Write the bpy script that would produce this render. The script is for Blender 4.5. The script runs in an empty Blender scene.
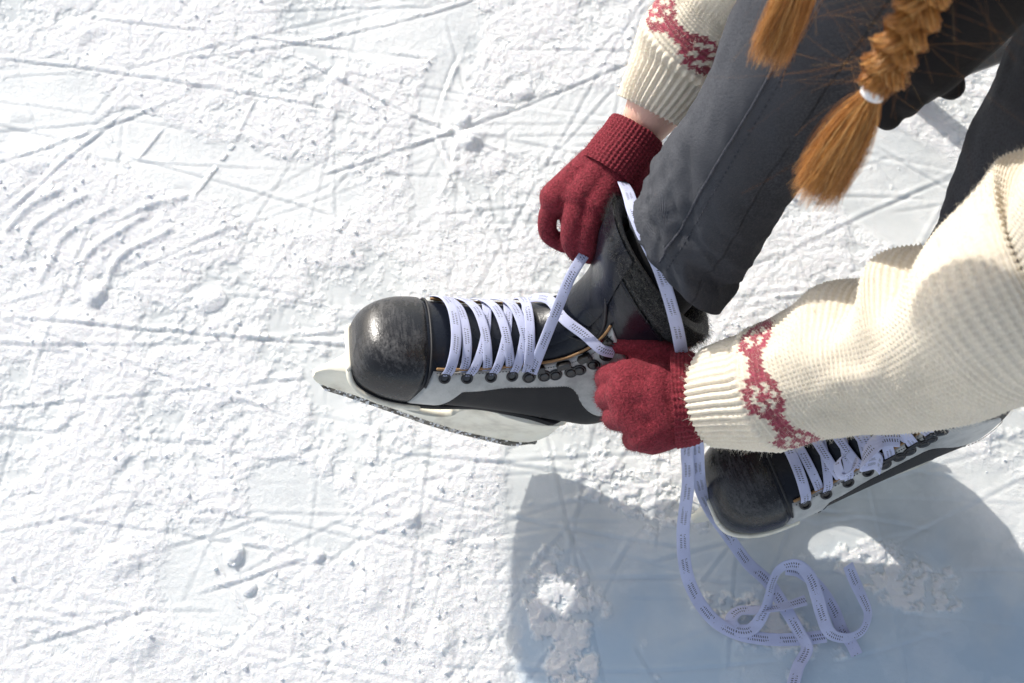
import bpy, math, random
import numpy as np
from mathutils import Matrix, Vector
R_ = math.radians
rng = np.random.default_rng(7)
sc = bpy.context.scene
COL = sc.collection

# ------------------------------------------------------------------ camera
CAM_H, TILT, FPX = 1.267, R_(17.6), 1422.0
cam = bpy.data.cameras.new('camera'); camo = bpy.data.objects.new('camera', cam); COL.objects.link(camo)
camo.location = (0, 0, CAM_H); camo.rotation_euler = (TILT, 0, 0)
cam.sensor_width = 36; cam.lens = FPX*36/1024; cam.clip_start = .02; cam.clip_end = 600
cam.dof.use_dof = True; cam.dof.focus_distance = 1.12; cam.dof.aperture_fstop = 9.0
sc.camera = camo

# ------------------------------------------------------------------ light
SUN_AZ = np.array([0.610, -0.792, 0]); SUN_AZ /= np.linalg.norm(SUN_AZ)     # where shadows point
SUN_EL = R_(27)
sdir = np.array([-SUN_AZ[0]*math.cos(SUN_EL), -SUN_AZ[1]*math.cos(SUN_EL), math.sin(SUN_EL)])  # towards the sun
w = bpy.data.worlds.new('World'); sc.world = w; w.use_nodes = True
nt = w.node_tree; bg = nt.nodes['Background']
sky = nt.nodes.new('ShaderNodeTexSky'); sky.sky_type = 'NISHITA'; sky.sun_disc = False
sky.sun_elevation = SUN_EL; sky.sun_rotation = math.atan2(sdir[0], sdir[1]); sky.dust_density = 1.5; sky.ozone_density = 0.35; sky.air_density = .85
hs = nt.nodes.new('ShaderNodeHueSaturation'); hs.inputs['Saturation'].default_value = .55; nt.links.new(sky.outputs[0], hs.inputs['Color']); nt.links.new(hs.outputs[0], bg.inputs[0]); bg.inputs[1].default_value = 0.15
sl = bpy.data.lights.new('sun', 'SUN'); slo = bpy.data.objects.new('sun', sl); COL.objects.link(slo)
sl.energy = 3.1; sl.angle = R_(1.0); sl.color = (1, .955, .89)
slo.rotation_euler = Vector(sdir).to_track_quat('Z', 'Y').to_euler(); slo.location = (-2, 3, 3)
sc.view_settings.view_transform = 'Standard'; sc.view_settings.look = 'None'
sc.view_settings.gamma = 1; sc.view_settings.exposure = 0.56
sc.render.resolution_x = 1024; sc.render.resolution_y = 683

# ------------------------------------------------------------------ small maths
_d = np.array([0, math.sin(TILT), -math.cos(TILT)]); _u = np.array([0, math.cos(TILT), math.sin(TILT)])
_r = np.array([1., 0, 0]); _c = np.array([0, 0, CAM_H])
def at(px, py, z):                       # a point seen at (px,py) standing at height z
    v = _d + _r*(px-512)/FPX - _u*(py-341.5)/FPX
    return _c + v*(z-CAM_H)/v[2]
def ats(l): return np.array([at(*p) for p in l])
def pr(px, P):                           # a length of px pixels at point P, in metres
    return px*float((np.asarray(P)-_c) @ _d)/FPX
def rotv(w_):
    t = np.linalg.norm(w_); k = np.array(w_)/t
    K = np.array([[0, -k[2], k[1]], [k[2], 0, -k[0]], [-k[1], k[0], 0]])
    return np.eye(3)+math.sin(t)*K+(1-math.cos(t))*K@K
def unit(v): v = np.asarray(v, float); return v/np.maximum(np.linalg.norm(v, axis=-1, keepdims=True), 1e-12)
def spl(P, t):                           # Catmull-Rom through rows of P at float indices t
    P = np.asarray(P, float); n = len(P); t = np.clip(np.asarray(t, float), 0, n-1-1e-9)
    i = np.floor(t).astype(int); f = t-i
    g = lambda k: P[np.clip(i+k, 0, n-1)]
    p0, p1, p2, p3 = g(-1), g(0), g(1), g(2)
    if P.ndim > 1: f = f[..., None]
    return .5*((2*p1)+(-p0+p2)*f+(2*p0-5*p1+4*p2-p3)*f*f+(-p0+3*p1-3*p2+p3)*f**3)
def resample(P, n):                      # even arc length, returns points and parameter
    P = np.asarray(P, float); t = np.linspace(0, len(P)-1, 1200); Q = spl(P, t)
    s = np.concatenate([[0], np.cumsum(np.linalg.norm(np.diff(Q[:, :3], axis=0), axis=1))])
    ts = np.interp(np.linspace(0, s[-1], n), s, t)
    return spl(P, ts), np.linspace(0, s[-1], n)
def frames(Q, ref):
    T = unit(np.gradient(Q, axis=0)); N = np.zeros_like(Q)
    n = np.asarray(ref, float); n = n-T[0]*(n@T[0]); n = unit(n)
    for k in range(len(Q)):
        n = unit(n-T[k]*(n@T[k])); N[k] = n
    return T, N, np.cross(T, N)
def h2(ix, iy, s=0):
    x = (ix.astype(np.int64)*374761393+iy.astype(np.int64)*668265263+s*974634777) & 0xffffffff
    x = ((x ^ (x >> 13))*1274126177) & 0xffffffff
    return ((x ^ (x >> 16)) & 0xffff)/65535.
def noise2(x, y, s=0):
    ix = np.floor(x); iy = np.floor(y); fx = x-ix; fy = y-iy
    fx = fx*fx*fx*(fx*(fx*6-15)+10); fy = fy*fy*fy*(fy*(fy*6-15)+10)
    a = h2(ix, iy, s); b = h2(ix+1, iy, s); c = h2(ix, iy+1, s); d = h2(ix+1, iy+1, s)
    return (a+(b-a)*fx)*(1-fy)+(c+(d-c)*fx)*fy
def fbm(x, y, o=4, s=0, g=.5):
    r = 0; a = 1; t = 0
    for k in range(o):
        c_, s_ = math.cos(k*1.1), math.sin(k*1.1)
        r = r+a*noise2(x*c_-y*s_+k*17.3, x*s_+y*c_+k*9.1, s+k); t += a; a *= g; x = x*2.03; y = y*2.03
    return r/t
def sm(a, b, x): t = np.clip((x-a)/(b-a), 0, 1); return t*t*(3-2*t)

# ------------------------------------------------------------------ mesh helpers
def mesh(name, V, Fs, mats, smooth=True, uv=None, col=None, att=None):
    me = bpy.data.meshes.new(name); V = np.asarray(V, np.float32)
    Fs = [np.asarray(f, np.int32) for f in (Fs if isinstance(Fs, list) else [Fs]) if len(f)]
    tot = sum(f.size for f in Fs); nf = sum(len(f) for f in Fs)
    me.vertices.add(len(V)); me.vertices.foreach_set('co', V.ravel())
    me.loops.add(tot); me.polygons.add(nf)
    li = np.concatenate([f.ravel() for f in Fs]); me.loops.foreach_set('vertex_index', li)
    cnt = np.concatenate([np.full(len(f), f.shape[1]) for f in Fs])
    me.polygons.foreach_set('loop_start', np.concatenate([[0], np.cumsum(cnt)[:-1]]).astype(np.int32))
    me.update(calc_edges=True); me.validate()
    if smooth: me.polygons.foreach_set('use_smooth', np.ones(len(me.polygons), bool))
    for m in (mats if isinstance(mats, list) else [mats]): me.materials.append(m)
    if uv is not None:
        l = me.uv_layers.new(name='UVMap'); l.data.foreach_set('uv', np.asarray(uv, np.float32)[li].ravel())
    if col is not None:
        a = me.color_attributes.new('col', 'FLOAT_COLOR', 'POINT')
        c4 = np.ones((len(V), 4), np.float32); c4[:, :3] = col; a.data.foreach_set('color', c4.ravel())
    if att is not None:
        for k, v in att.items():
            a = me.attributes.new(k, 'FLOAT', 'POINT'); a.data.foreach_set('value', np.asarray(v, np.float32).ravel())
    return me
def link(name, me, parent=None, world=None):
    o = bpy.data.objects.new(name, me); COL.objects.link(o)
    if parent is not None:
        o.parent = parent
        if world is not None: o.matrix_parent_inverse = world.inverted()     # mesh is given in world space
    return o
def gridf(nu, nv, cu=False, cv=False, base=0):
    iu = np.arange(nu if cu else nu-1); iv = np.arange(nv if cv else nv-1)
    a, b = np.meshgrid(iu, iv, indexing='ij'); a1 = (a+1) % nu; b1 = (b+1) % nv
    return (np.stack([a*nv+b, a*nv+b1, a1*nv+b1, a1*nv+b], -1).reshape(-1, 4)+base).astype(np.int32)
class MB:
    def __init__(s): s.V = []; s.F = []; s.T = []; s.U = []; s.n = 0
    def grid(s, P, cu=False, cv=False, uv=None, flip=False):
        nu, nv = P.shape[:2]; f = gridf(nu, nv, cu, cv, s.n)
        if flip: f = f[:, ::-1]
        s.F.append(f); s.V.append(P.reshape(-1, 3)); s.U.append(np.zeros((nu*nv, 2)) if uv is None else uv.reshape(-1, 2)); s.n += nu*nv
    def tube(s, P, rad, nv=10, ref=(0, 0, 1), caps=True, flat=1.0):
        P = np.asarray(P, float); T, N, B = frames(P, ref)
        rad = np.broadcast_to(np.asarray(rad, float), (len(P),))
        if caps:
            k = np.array([0., .35, .7, .93, 1.])
            e0 = [P[0]-T[0]*rad[0]*math.sqrt(1-x*x) for x in k[:-1]]; e1 = [P[-1]+T[-1]*rad[-1]*math.sqrt(1-x*x) for x in k[:-1][::-1]]
            P = np.concatenate([e0, P, e1]); rad = np.concatenate([rad[0]*np.maximum(k[:-1], .02), rad, rad[-1]*np.maximum(k[:-1][::-1], .02)])
            N = np.concatenate([[N[0]]*4, N, [N[-1]]*4]); B = np.concatenate([[B[0]]*4, B, [B[-1]]*4])
        a = np.linspace(0, 2*math.pi, nv, endpoint=False)
        G = P[:, None]+rad[:, None, None]*(np.cos(a)[None, :, None]*N[:, None]*flat+np.sin(a)[None, :, None]*B[:, None])
        s.grid(G, cv=True)
    def box(s, c, h, Rm=None):
        h = np.asarray(h, float); V = np.array([[x, y, z] for x in (-1, 1) for y in (-1, 1) for z in (-1, 1)])*h
        if Rm is not None: V = V@np.asarray(Rm).T
        s.V.append(V+np.asarray(c)); s.U.append(np.zeros((8, 2)))
        s.F.append(np.array([[0, 1, 3, 2], [4, 6, 7, 5], [0, 4, 5, 1], [2, 3, 7, 6], [0, 2, 6, 4], [1, 5, 7, 3]])+s.n); s.n += 8
    def build(s, name, m, parent=None, world=None, smooth=True, bevel=0):
        me = mesh(name, np.concatenate(s.V), s.F, m, smooth, uv=np.concatenate(s.U))
        o = link(name, me, parent, world)
        if bevel:
            b = o.modifiers.new('bevel', 'BEVEL'); b.width = bevel; b.segments = 3
        return o
def normals(P, cv=True):
    du = np.gradient(P, axis=0)
    if cv: dv = (np.roll(P, -1, 1)-np.roll(P, 1, 1))/2
    else: dv = np.gradient(P, axis=1)
    return unit(np.cross(dv, du))
def strands(C, r, taper=.25):            # C: (n,k,3) hair centre lines -> three-sided tubes
    n, k = C.shape[:2]; T = unit(np.gradient(C, axis=1))
    ref = unit(rng.normal(size=(n, 1, 3))); N = unit(np.cross(T, ref)); B = np.cross(T, N)
    rr = (np.asarray(r)*np.ones(n))[:, None]*np.linspace(1, taper, k)[None, :]
    G = np.stack([C+rr[..., None]*(math.cos(a)*N+math.sin(a)*B) for a in (0, 2.094, 4.189)], 2)
    V = G.reshape(-1, 3); i = np.arange(n)[:, None, None]; j = np.arange(k-1)[None, :, None]; q = np.arange(3)[None, None, :]
    b = (i*k+j)*3; f = np.stack([b+q, b+(q+1) % 3, b+3+(q+1) % 3, b+3+q], -1).reshape(-1, 4)
    return V, f, np.repeat(rng.random(n), k*3)
def bake(o):                             # apply modifiers of an object
    dg = bpy.context.evaluated_depsgraph_get(); dg.update()
    me = bpy.data.meshes.new_from_object(o.evaluated_get(dg)); o.modifiers.clear(); o.data = me; return o
def tag(o, label=None, cat=None, group=None, kind=None):
    if label: o['label'] = label
    if cat: o['category'] = cat
    if group: o['group'] = group
    if kind: o['kind'] = kind
    return o

# ------------------------------------------------------------------ materials
class Mt:
    def __init__(s, name, base=(.5, .5, .5), rough=.5, **kw):
        s.m = bpy.data.materials.new(name); s.m.use_nodes = True; s.nt = s.m.node_tree; s.b = s.nt.nodes['Principled BSDF']
        s.b.inputs['Base Color'].default_value = (*base, 1); s.b.inputs['Roughness'].default_value = rough
        for k, v in kw.items(): s.b.inputs[k.replace('_', ' ')].default_value = v
        s.h = None
    def n(s, t, **kw):
        x = s.nt.nodes.new(t)
        for k, v in kw.items():
            if hasattr(x, k): setattr(x, k, v)
            else: x.inputs[k.replace('_', ' ')].default_value = v
        return x
    def l(s, a, b): s.nt.links.new(a, b)
    def coord(s, kind='Object'): return s.n('ShaderNodeTexCoord').outputs[kind]
    def noise(s, scale, detail=3, rough=.5, c=None, dist=0):
        x = s.n('ShaderNodeTexNoise', Scale=scale, Detail=detail, Roughness=rough, Distortion=dist)
        s.l(c if c is not None else s.coord(), x.inputs['Vector']); return x.outputs[0]
    def ramp(s, fac, stops):
        r = s.n('ShaderNodeValToRGB'); e = r.color_ramp.elements
        while len(e) < len(stops): e.new(.5)
        for q, (p, c) in zip(e, stops): q.position = p; q.color = (*c, 1) if len(c) == 3 else c
        s.l(fac, r.inputs[0]); return r.outputs[0]
    def mapr(s, f, a, b, c, d):
        x = s.n('ShaderNodeMapRange'); s.l(f, x.inputs[0])
        for i, v in enumerate((a, b, c, d)): x.inputs[i+1].default_value = v
        return x.outputs[0]
    def math(s, op, a, b=None):
        x = s.n('ShaderNodeMath', operation=op)
        for i, v in enumerate((a, b)):
            if v is None: continue
            if isinstance(v, (int, float)): x.inputs[i].default_value = v
            else: s.l(v, x.inputs[i])
        return x.outputs[0]
    def mix(s, f, a, b):
        x = s.n('ShaderNodeMix', data_type='RGBA')
        for i, v in ((0, f), (6, a), (7, b)):
            if isinstance(v, tuple): x.inputs[i].default_value = (*v, 1)
            elif isinstance(v, (int, float)): x.inputs[i].default_value = v
            else: s.l(v, x.inputs[i])
        return x.outputs[2]
    def color(s, c): s.l(c, s.b.inputs['Base Color']); return s
    def rgh(s, c): s.l(c, s.b.inputs['Roughness']); return s
    def bump(s, h, dist, strength=1.0):
        x = s.n('ShaderNodeBump', Distance=dist, Strength=strength); s.l(h, x.inputs['Height'])
        if s.h is not None: s.l(s.h, x.inputs['Normal'])
        s.h = x.outputs[0]; s.l(s.h, s.b.inputs['Normal']); return s
def attr(M, name): x = M.n('ShaderNodeAttribute'); x.attribute_name = name; return x

# ice: attribute 'snow' 0 = bare smooth ice, 1 = scraped snow
M = Mt('ice_and_snow', (.8, .82, .85), .6); sa = attr(M, 'snow').outputs['Fac']
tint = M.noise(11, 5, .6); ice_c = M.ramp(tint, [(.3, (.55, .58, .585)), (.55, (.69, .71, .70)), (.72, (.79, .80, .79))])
ice_c = M.mix(attr(M, 'shade_blue').outputs['Fac'], ice_c, M.mix(tint, (.38, .49, .60), (.54, .64, .71))); M.color(M.mix(M.mapr(sa, .02, .75, 0, 1), ice_c, (.875, .88, .88)))  # bluish shadow tone mixed into the ice colour
M.rgh(M.mapr(sa, .0, .5, .22, .75)); M.b.inputs['IOR'].default_value = 1.31
M.b.inputs['Subsurface Weight'].default_value = .35; M.b.inputs['Subsurface Radius'].default_value = (.005, .006, .007); M.b.inputs['Subsurface Scale'].default_value = 1.0
g1 = M.noise(900, 4, .7); g2 = M.noise(190, 3, .6)
M.bump(M.math('MULTIPLY', M.math('ADD', g1, M.math('MULTIPLY', g2, 1.5)), M.mapr(sa, 0, .7, .07, 1)), .0017, 1.0); fr = attr(M, 'far').outputs['Fac']; M.bump(M.math('MULTIPLY', M.math('ADD', M.noise(70, 4, .6), M.noise(16, 3, .5)), fr), .006, 1.0); ICE = M.m
M = Mt('snow_crumbs', (.92, .93, .945), .7); M.bump(M.noise(500, 3), .0008, .7); M.b.inputs['Subsurface Weight'].default_value = .15
M.b.inputs['Subsurface Radius'].default_value = (.004, .005, .006); M.b.inputs['Subsurface Scale'].default_value = 1; CRUMB = M.m

M = Mt('worn_black_rubber', (.014, .014, .015), .3); mp_ = M.n('ShaderNodeMapping'); mp_.inputs['Scale'].default_value = (1, .12, 1.4); mp_.inputs['Rotation'].default_value = (0, .3, .5); M.l(M.coord(), mp_.inputs[0]); n1 = M.math('ADD', M.math('MULTIPLY', M.noise(30, 4, .6), .5), M.math('MULTIPLY', M.noise(260, 4, .75, c=mp_.outputs[0]), .5)); n2 = M.noise(420, 3, .8)
sc1 = M.n('ShaderNodeTexWave', Scale=30, Distortion=25, Detail=4, Detail_Scale=2.0); M.l(M.coord(), sc1.inputs[0])
scuff = M.math('MULTIPLY', M.mapr(n1, .50, .62, 0, 1), M.mapr(n2, .4, .62, .2, 1))
M.color(M.mix(scuff, (.012, .012, .013), (.075, .075, .077))); M.rgh(M.mapr(scuff, 0, 1, .24, .62)); M.bump(n2, .0005, .5); TOE = M.m
M = Mt('black_leather', (.010, .012, .018), .34, Coat_Weight=.12, Coat_Roughness=.10); n2 = M.noise(420, 3, .6); n1 = M.noise(25, 4)
M.color(M.mix(M.mapr(n1, .5, .7, 0, .6), (.006, .008, .014), (.020, .022, .027))); M.rgh(M.mapr(n1, .4, .7, .22, .42)); M.bump(n2, .0004, .5).bump(n1, .004, .25); M.b.inputs['Specular IOR Level'].default_value = .24; LEATHER = M.m
M = Mt('dark_side_fabric', (.016, .016, .018), .6); n1 = M.noise(60, 4); M.color(M.mix(n1, (.011, .011, .013), (.03, .029, .029))); M.bump(M.noise(900, 2), .0005, .7); M.b.inputs['Specular IOR Level'].default_value = .2; SIDE = M.m
M = Mt('pale_grey_leather', (.40, .41, .40), .42); n1 = M.noise(45, 5, .65); n2 = M.noise(500, 3)
M.color(M.ramp(n1, [(.3, (.27, .275, .265)), (.5, (.41, .415, .40)), (.75, (.50, .505, .48))])); M.bump(n2, .0005, .5).bump(n1, .002, .3); GREY = M.m
M = Mt('holder_plastic', (.72, .69, .60), .30); n1 = M.noise(30, 5, .6); n2 = M.noise(140, 4, .7)
M.color(M.ramp(n1, [(.3, (.55, .51, .41)), (.5, (.80, .76, .63)), (.75, (.86, .83, .72))])); M.rgh(M.mapr(n2, .3, .7, .28, .5)); M.bump(n2, .0006, .3)
M.b.inputs['Subsurface Weight'].default_value = .1; M.b.inputs['Subsurface Radius'].default_value = (.004, .003, .002); HOLD = M.m
M = Mt('worn_steel', (.2, .2, .19), .4, Metallic=.8); n1 = M.noise(160, 5, .75)
M.color(M.ramp(n1, [(.35, (.035, .032, .028)), (.52, (.12, .115, .10)), (.66, (.62, .62, .6))])); M.rgh(M.mapr(n1, .3, .7, .3, .6)); M.bump(n1, .0007, .6); STEEL = M.m
M = Mt('dark_metal', (.05, .05, .052), .3, Metallic=.9); METAL = M.m
M = Mt('tan_trim', (.30, .17, .07), .6); TAN = M.m
M = Mt('black_felt', (.010, .010, .010), .95, Sheen_Weight=.3); n2 = M.noise(500, 3, .7)
M.color(M.mix(M.mapr(n2, .53, .62, 0, 1), (.009, .009, .009), (.15, .145, .12))); M.bump(n2, .002, 1); M.b.inputs['Specular IOR Level'].default_value = .2; FELT = M.m
M = Mt('seam_thread', (.02, .02, .022), .6); THREAD = M.m
# lace: u in metres along, v 0..1 across; two rows of dark flecks
M = Mt('speckled_lace', (.74, .72, .80), .75, Sheen_Weight=.2); uvn = M.coord('UV'); sp = M.n('ShaderNodeSeparateXYZ'); M.l(uvn, sp.inputs[0]); U, V_ = sp.outputs[0], sp.outputs[1]
def band(c, wd): return M.math('LESS_THAN', M.math('ABSOLUTE', M.math('SUBTRACT', V_, c)), wd)
skew = M.math('ADD', M.math('MULTIPLY', U, 520.0), M.math('MULTIPLY', V_, 1.6))
dash = M.math('LESS_THAN', M.math('FRACT', skew), .42)
grp = M.math('GREATER_THAN', M.math('ADD', M.math('MULTIPLY', M.math('SINE', M.math('MULTIPLY', U, 240.0)), .25), M.noise(420, 2)), .47)
rows = M.math('MAXIMUM', band(.36, .085), band(.64, .085))
fl = M.math('MULTIPLY', M.math('MULTIPLY', rows, dash), grp); dirt = M.noise(60, 3)
M.color(M.mix(M.math('MULTIPLY', fl, .93), M.mix(M.mapr(dirt, .4, .7, 0, .5), (.60, .64, .88), (.44, .47, .66)), (.012, .012, .03)))
wv = M.math('MULTIPLY', M.math('SINE', M.math('MULTIPLY', U, 4200.0)), M.math('SINE', M.math('MULTIPLY', V_, 60.0)))
M.bump(wv, .0004, .8); LACE = M.m
# wool with colour attribute
M = Mt('knitted_wool', (.8, .74, .62), .85, Sheen_Weight=.25, Sheen_Roughness=.5); ca = attr(M, 'col'); n1 = M.noise(700, 3, .7); n2 = M.noise(30, 3)
M.color(M.mix(M.mapr(n1, .3, .7, .0, .28), ca.outputs['Color'], (.45, .33, .17))); M.bump(n1, .0006, .8)
M.b.inputs['Subsurface Weight'].default_value = .12; M.b.inputs['Subsurface Radius'].default_value = (.006, .004, .002); M.b.inputs['Subsurface Scale'].default_value = 1; WOOL = M.m
M = Mt('wool_fuzz', (.82, .76, .64), .7); FUZZ = M.m
M = Mt('red_wool', (.27, .010, .028), .85, Sheen_Weight=.12, Sheen_Tint=(.9, .3, .35, 1)); n1 = M.noise(520, 3, .75); n2 = M.noise(1500, 2)
M.color(M.ramp(n1, [(.3, (.09, .002, .007)), (.5, (.20, .008, .020)), (.68, (.31, .025, .045)), (.80, (.50, .16, .18))])); M.bump(n1, .0022, 1).bump(n2, .0006, .6); RED = M.m
M = Mt('red_fuzz', (.26, .02, .04), .7); REDF = M.m
M = Mt('grey_denim', (.06, .065, .08), .85); uvn = M.coord('UV'); sp = M.n('ShaderNodeSeparateXYZ'); M.l(uvn, sp.inputs[0])
tw = M.math('SINE', M.math('MULTIPLY', M.math('ADD', sp.outputs[0], sp.outputs[1]), 5200.0)); n1 = M.noise(560, 3, .8); n2 = M.noise(24, 5, .7)
lit_fade = attr(M, 'lit_fade').outputs['Fac']  # random denim fade plus sunlit side painted lighter
M.color(M.mix(M.mapr(n1, .42, .68, 0, .8), M.mix(lit_fade, M.mix(n2, (.028, .030, .040), (.062, .066, .082)), (.19, .20, .225)), (.11, .115, .13)))
M.bump(M.math('ADD', tw, M.math('MULTIPLY', n1, 3.0)), .0007, .9); M.b.inputs['Specular IOR Level'].default_value = .12; DENIM = M.m
M = Mt('black_cloth', (.010, .010, .012), .75, Sheen_Weight=.1); M.bump(M.noise(500, 3), .0006, .6); M.b.inputs['Specular IOR Level'].default_value = .12; BLACK = M.m
M = Mt('copper_hair', (.5, .2, .05), .38); f = attr(M, 'rnd').outputs['Fac']
M.color(M.ramp(f, [(0, (.20, .065, .010)), (.4, (.46, .18, .032)), (.8, (.70, .33, .080)), (1, (.85, .54, .21))])); M.b.inputs['Specular IOR Level'].default_value = .5; HAIR = M.m
M = Mt('white_elastic', (.8, .8, .8), .6); M.bump(M.noise(800, 2), .0006, .6); ELAST = M.m
M = Mt('skin', (.72, .44, .34), .5); M.b.inputs['Subsurface Weight'].default_value = .25; M.b.inputs['Subsurface Radius'].default_value = (.01, .004, .002); M.b.inputs['Subsurface Scale'].default_value = 1
n1 = M.noise(60, 4); M.color(M.mix(n1, (.66, .37, .28), (.76, .50, .40))); M.bump(M.noise(700, 3), .0003, .6); SKIN = M.m
M = Mt('eye_white', (.8, .8, .8), .1); EYEW = M.m
M = Mt('iris', (.08, .05, .02), .1); IRIS = M.m
M = Mt('lip', (.50, .18, .16), .4); LIP = M.m
M = Mt('bench_wood', (.28, .17, .09), .6); cw = M.n('ShaderNodeTexWave', Scale=6, Distortion=4, Detail=3); M.l(M.coord(), cw.inputs[0]); M.color(M.mix(cw.outputs['Fac'], (.22, .13, .07), (.34, .22, .12))); WOOD = M.m

# ------------------------------------------------------------------ ground
def axis(lo, hi, step, far):
    a = np.arange(lo, hi+step/2, step); g = [1]; d = step
    out = []; x = 0
    while x < far: d *= 1.14; x += d; out.append(x)
    out = np.array(out); return np.concatenate([lo-out[::-1], a, hi+out])
X = axis(-.57, .57, .00125, 90); Y = axis(.04, .83, .00125, 90)
GX, GY = np.meshgrid(X, Y, indexing='ij')
near = sm(.74, .56, np.abs(GX))*sm(.56, .39, np.abs(GY-.435))
def seg(p, q, wd, side=0):               # distance to a segment, signed across
    p = at(*p, 0)[:2]; q = at(*q, 0)[:2]; d = q-p; L = np.linalg.norm(d); d = d/L
    t = (GX-p[0])*d[0]+(GY-p[1])*d[1]; s = -(GX-p[0])*d[1]+(GY-p[1])*d[0]
    end = sm(-.012, .01, t)*sm(L+.012, L-.01, t)
    return t, s, end, L
big = fbm(GX*5.5, GY*5.5, 3, 3); mid = fbm(GX*24, GY*24, 4, 11); fine = fbm(GX*95, GY*95, 4, 21, .6); grain = fbm(GX*330, GY*330, 2, 31, .6)
streak = fbm((GX*.86+GY*.5)*8, (-GX*.5+GY*.86)*60, 4, 41)
snow = sm(.37, .60, .38*big+.34*mid+.28*fine+.03)
def blob(px, py, rx, ry, ang=0, soft=.5, z=0):
    c = at(px, py, z)[:2]; rx = rx/1080.; ry = ry/1080.; a = R_(ang)
    u = ((GX-c[0])*math.cos(a)+(GY-c[1])*math.sin(a))/rx; v = (-(GX-c[0])*math.sin(a)+(GY-c[1])*math.cos(a))/ry
    return np.exp(-(u*u+v*v)**(1.0)*1.0)
edge = .55*(mid-.5)+.5*(fine-.5)
def patch_(px, py, rx, ry, ang=0, k=.35): return sm(.35-k*.2, .35+k*.6, blob(px, py, rx, ry, ang)+edge*.9)
bare = np.zeros_like(GX)
for a in ((150, 150, 100, 45, -20), (215, 170, 90, 40, -10), (290, 190, 90, 40, 0), (40, 110, 80, 60, 0), (400, 30, 110, 40, 0), (440, 110, 26, 120, -10), (300, 510, 70, 40, -30), (215, 575, 60, 60, 0), (560, 120, 90, 40, 10)):
    bare = np.maximum(bare, .95*patch_(*a))
shadow_ice = np.zeros_like(GX)  # smooth ice laid over the cast shadow's area, carrying painted shade
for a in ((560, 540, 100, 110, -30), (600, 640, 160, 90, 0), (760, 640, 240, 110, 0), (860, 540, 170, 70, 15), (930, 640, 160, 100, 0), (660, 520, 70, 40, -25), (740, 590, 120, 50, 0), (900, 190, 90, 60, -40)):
    shadow_ice = np.maximum(shadow_ice, sm(.22, .42, blob(*a)+edge*.25))
xe = at(505, 560, 0)[0]; shadow_ice = shadow_ice*sm(xe-.012, xe+.014, GX+edge*.05+.03*(GY-.2)); snow = snow*(1-bare)+.12*bare; snow = np.maximum(snow, .55*(1-bare)*(1-shadow_ice)*sm(.42, .62, mid)); snow = snow*(1-shadow_ice)+shadow_ice*.16*sm(.45, .8, fbm(GX*14, GY*14, 5, 87, .6))
for a in ((558, 605, 30, 50, 15), (575, 665, 25, 22, 30), (885, 570, 62, 26, -12), (760, 620, 50, 22, -20), (920, 600, 40, 12, -8), (640, 500, 60, 26, -30), (700, 470, 60, 60, 0)):  # snow patches, some painted pale where sun passes the blade holders
    snow = np.maximum(snow, sm(.22, .66, blob(*a)+edge*1.2)*sm(.30, .56, fine)*(.75+.5*grain))
relief = .0030*(big-.5)+.0012*(mid-.5)*snow+.0007*(fine-.5)*(.15+.85*snow)+.0009*(grain-.5)*snow+.0010*(streak-.5)*snow
crust = np.abs(fbm(GX*60, GY*60, 3, 55)-.5); relief = relief+.0005*snow*(.5-sm(0, .12, crust))*sm(.45, .62, fbm(GX*9, GY*9, 3, 61))
hgt = relief+.0008*snow
# blade cuts, each with the snow it threw to one side
cuts = [((0, 318), (420, 352), .0016), ((0, 60), (330, 110), .0014), ((90, 20), (430, 60), .0012), ((0, 345), (370, 330), .001), ((300, 60), (520, 160), .0014), ((330, 175), (640, 60), .0014),
        ((190, 60), (480, 0), .001), ((455, 60), (430, 130), .002), ((430, 130), (490, 240), .0018), ((0, 410), (300, 380), .001), ((20, 650), (420, 520), .0012), ((60, 520), (330, 560), .001), ((0, 165), (180, 100), .001),
        ((130, 395), (260, 640), .0012), ((880, 150), (1020, 230), .0012), ((780, 260), (950, 180), .001), ((740, 310), (960, 250), .001), ((100, 130), (145, 200), .0014), ((0, 225), (120, 120), .0016)]
for k in range(150):
    a = rng.uniform(-.35, .45)+(math.pi*.33 if k % 4 == 0 else 0)+(1.8 if k % 9 == 0 else 0); L = rng.uniform(160, 700); c = rng.uniform([-20, -10], [1044, 700])
    cuts.append(((c[0]-L/2*math.cos(a), c[1]+L/2*math.sin(a)), (c[0]+L/2*math.cos(a), c[1]-L/2*math.sin(a)), rng.uniform(.0004, .0009)))
for p, q, dp in cuts:
    t, s, end, L = seg(p, q, dp); s = s+(rng.uniform(-1, 1)*.16/L)*t*(t-L)*.8+(fbm(t*30, t*0+7, 2, 5)-.5)*.0012
    wob = end*sm(.12, .42, noise2(t*14, t*0+s.shape[0], int(dp*1e7)))
    hgt = hgt-dp*.6*wob*np.exp(-(s/.0016)**2)+dp*.6*wob*np.exp(-((s-.0042)/.0026)**2)*(.4+fine)
    snow = np.maximum(snow, .65*wob*(dp > .0009)*np.exp(-((s-.003)/.0035)**2)*sm(.35, .6, fine)*(1-shadow_ice))
for p, q in (((195, 195), (238, 140)), ((240, 130), (252, 105)), ((142, 155), (160, 132))):
    t, s, end, L = seg(p, q, 0); g = end*np.exp(-(s/.0022)**2)*sm(.3, .45, noise2(t*150, t*0, 3)); snow = np.maximum(snow, g); hgt += .0010*g
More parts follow.
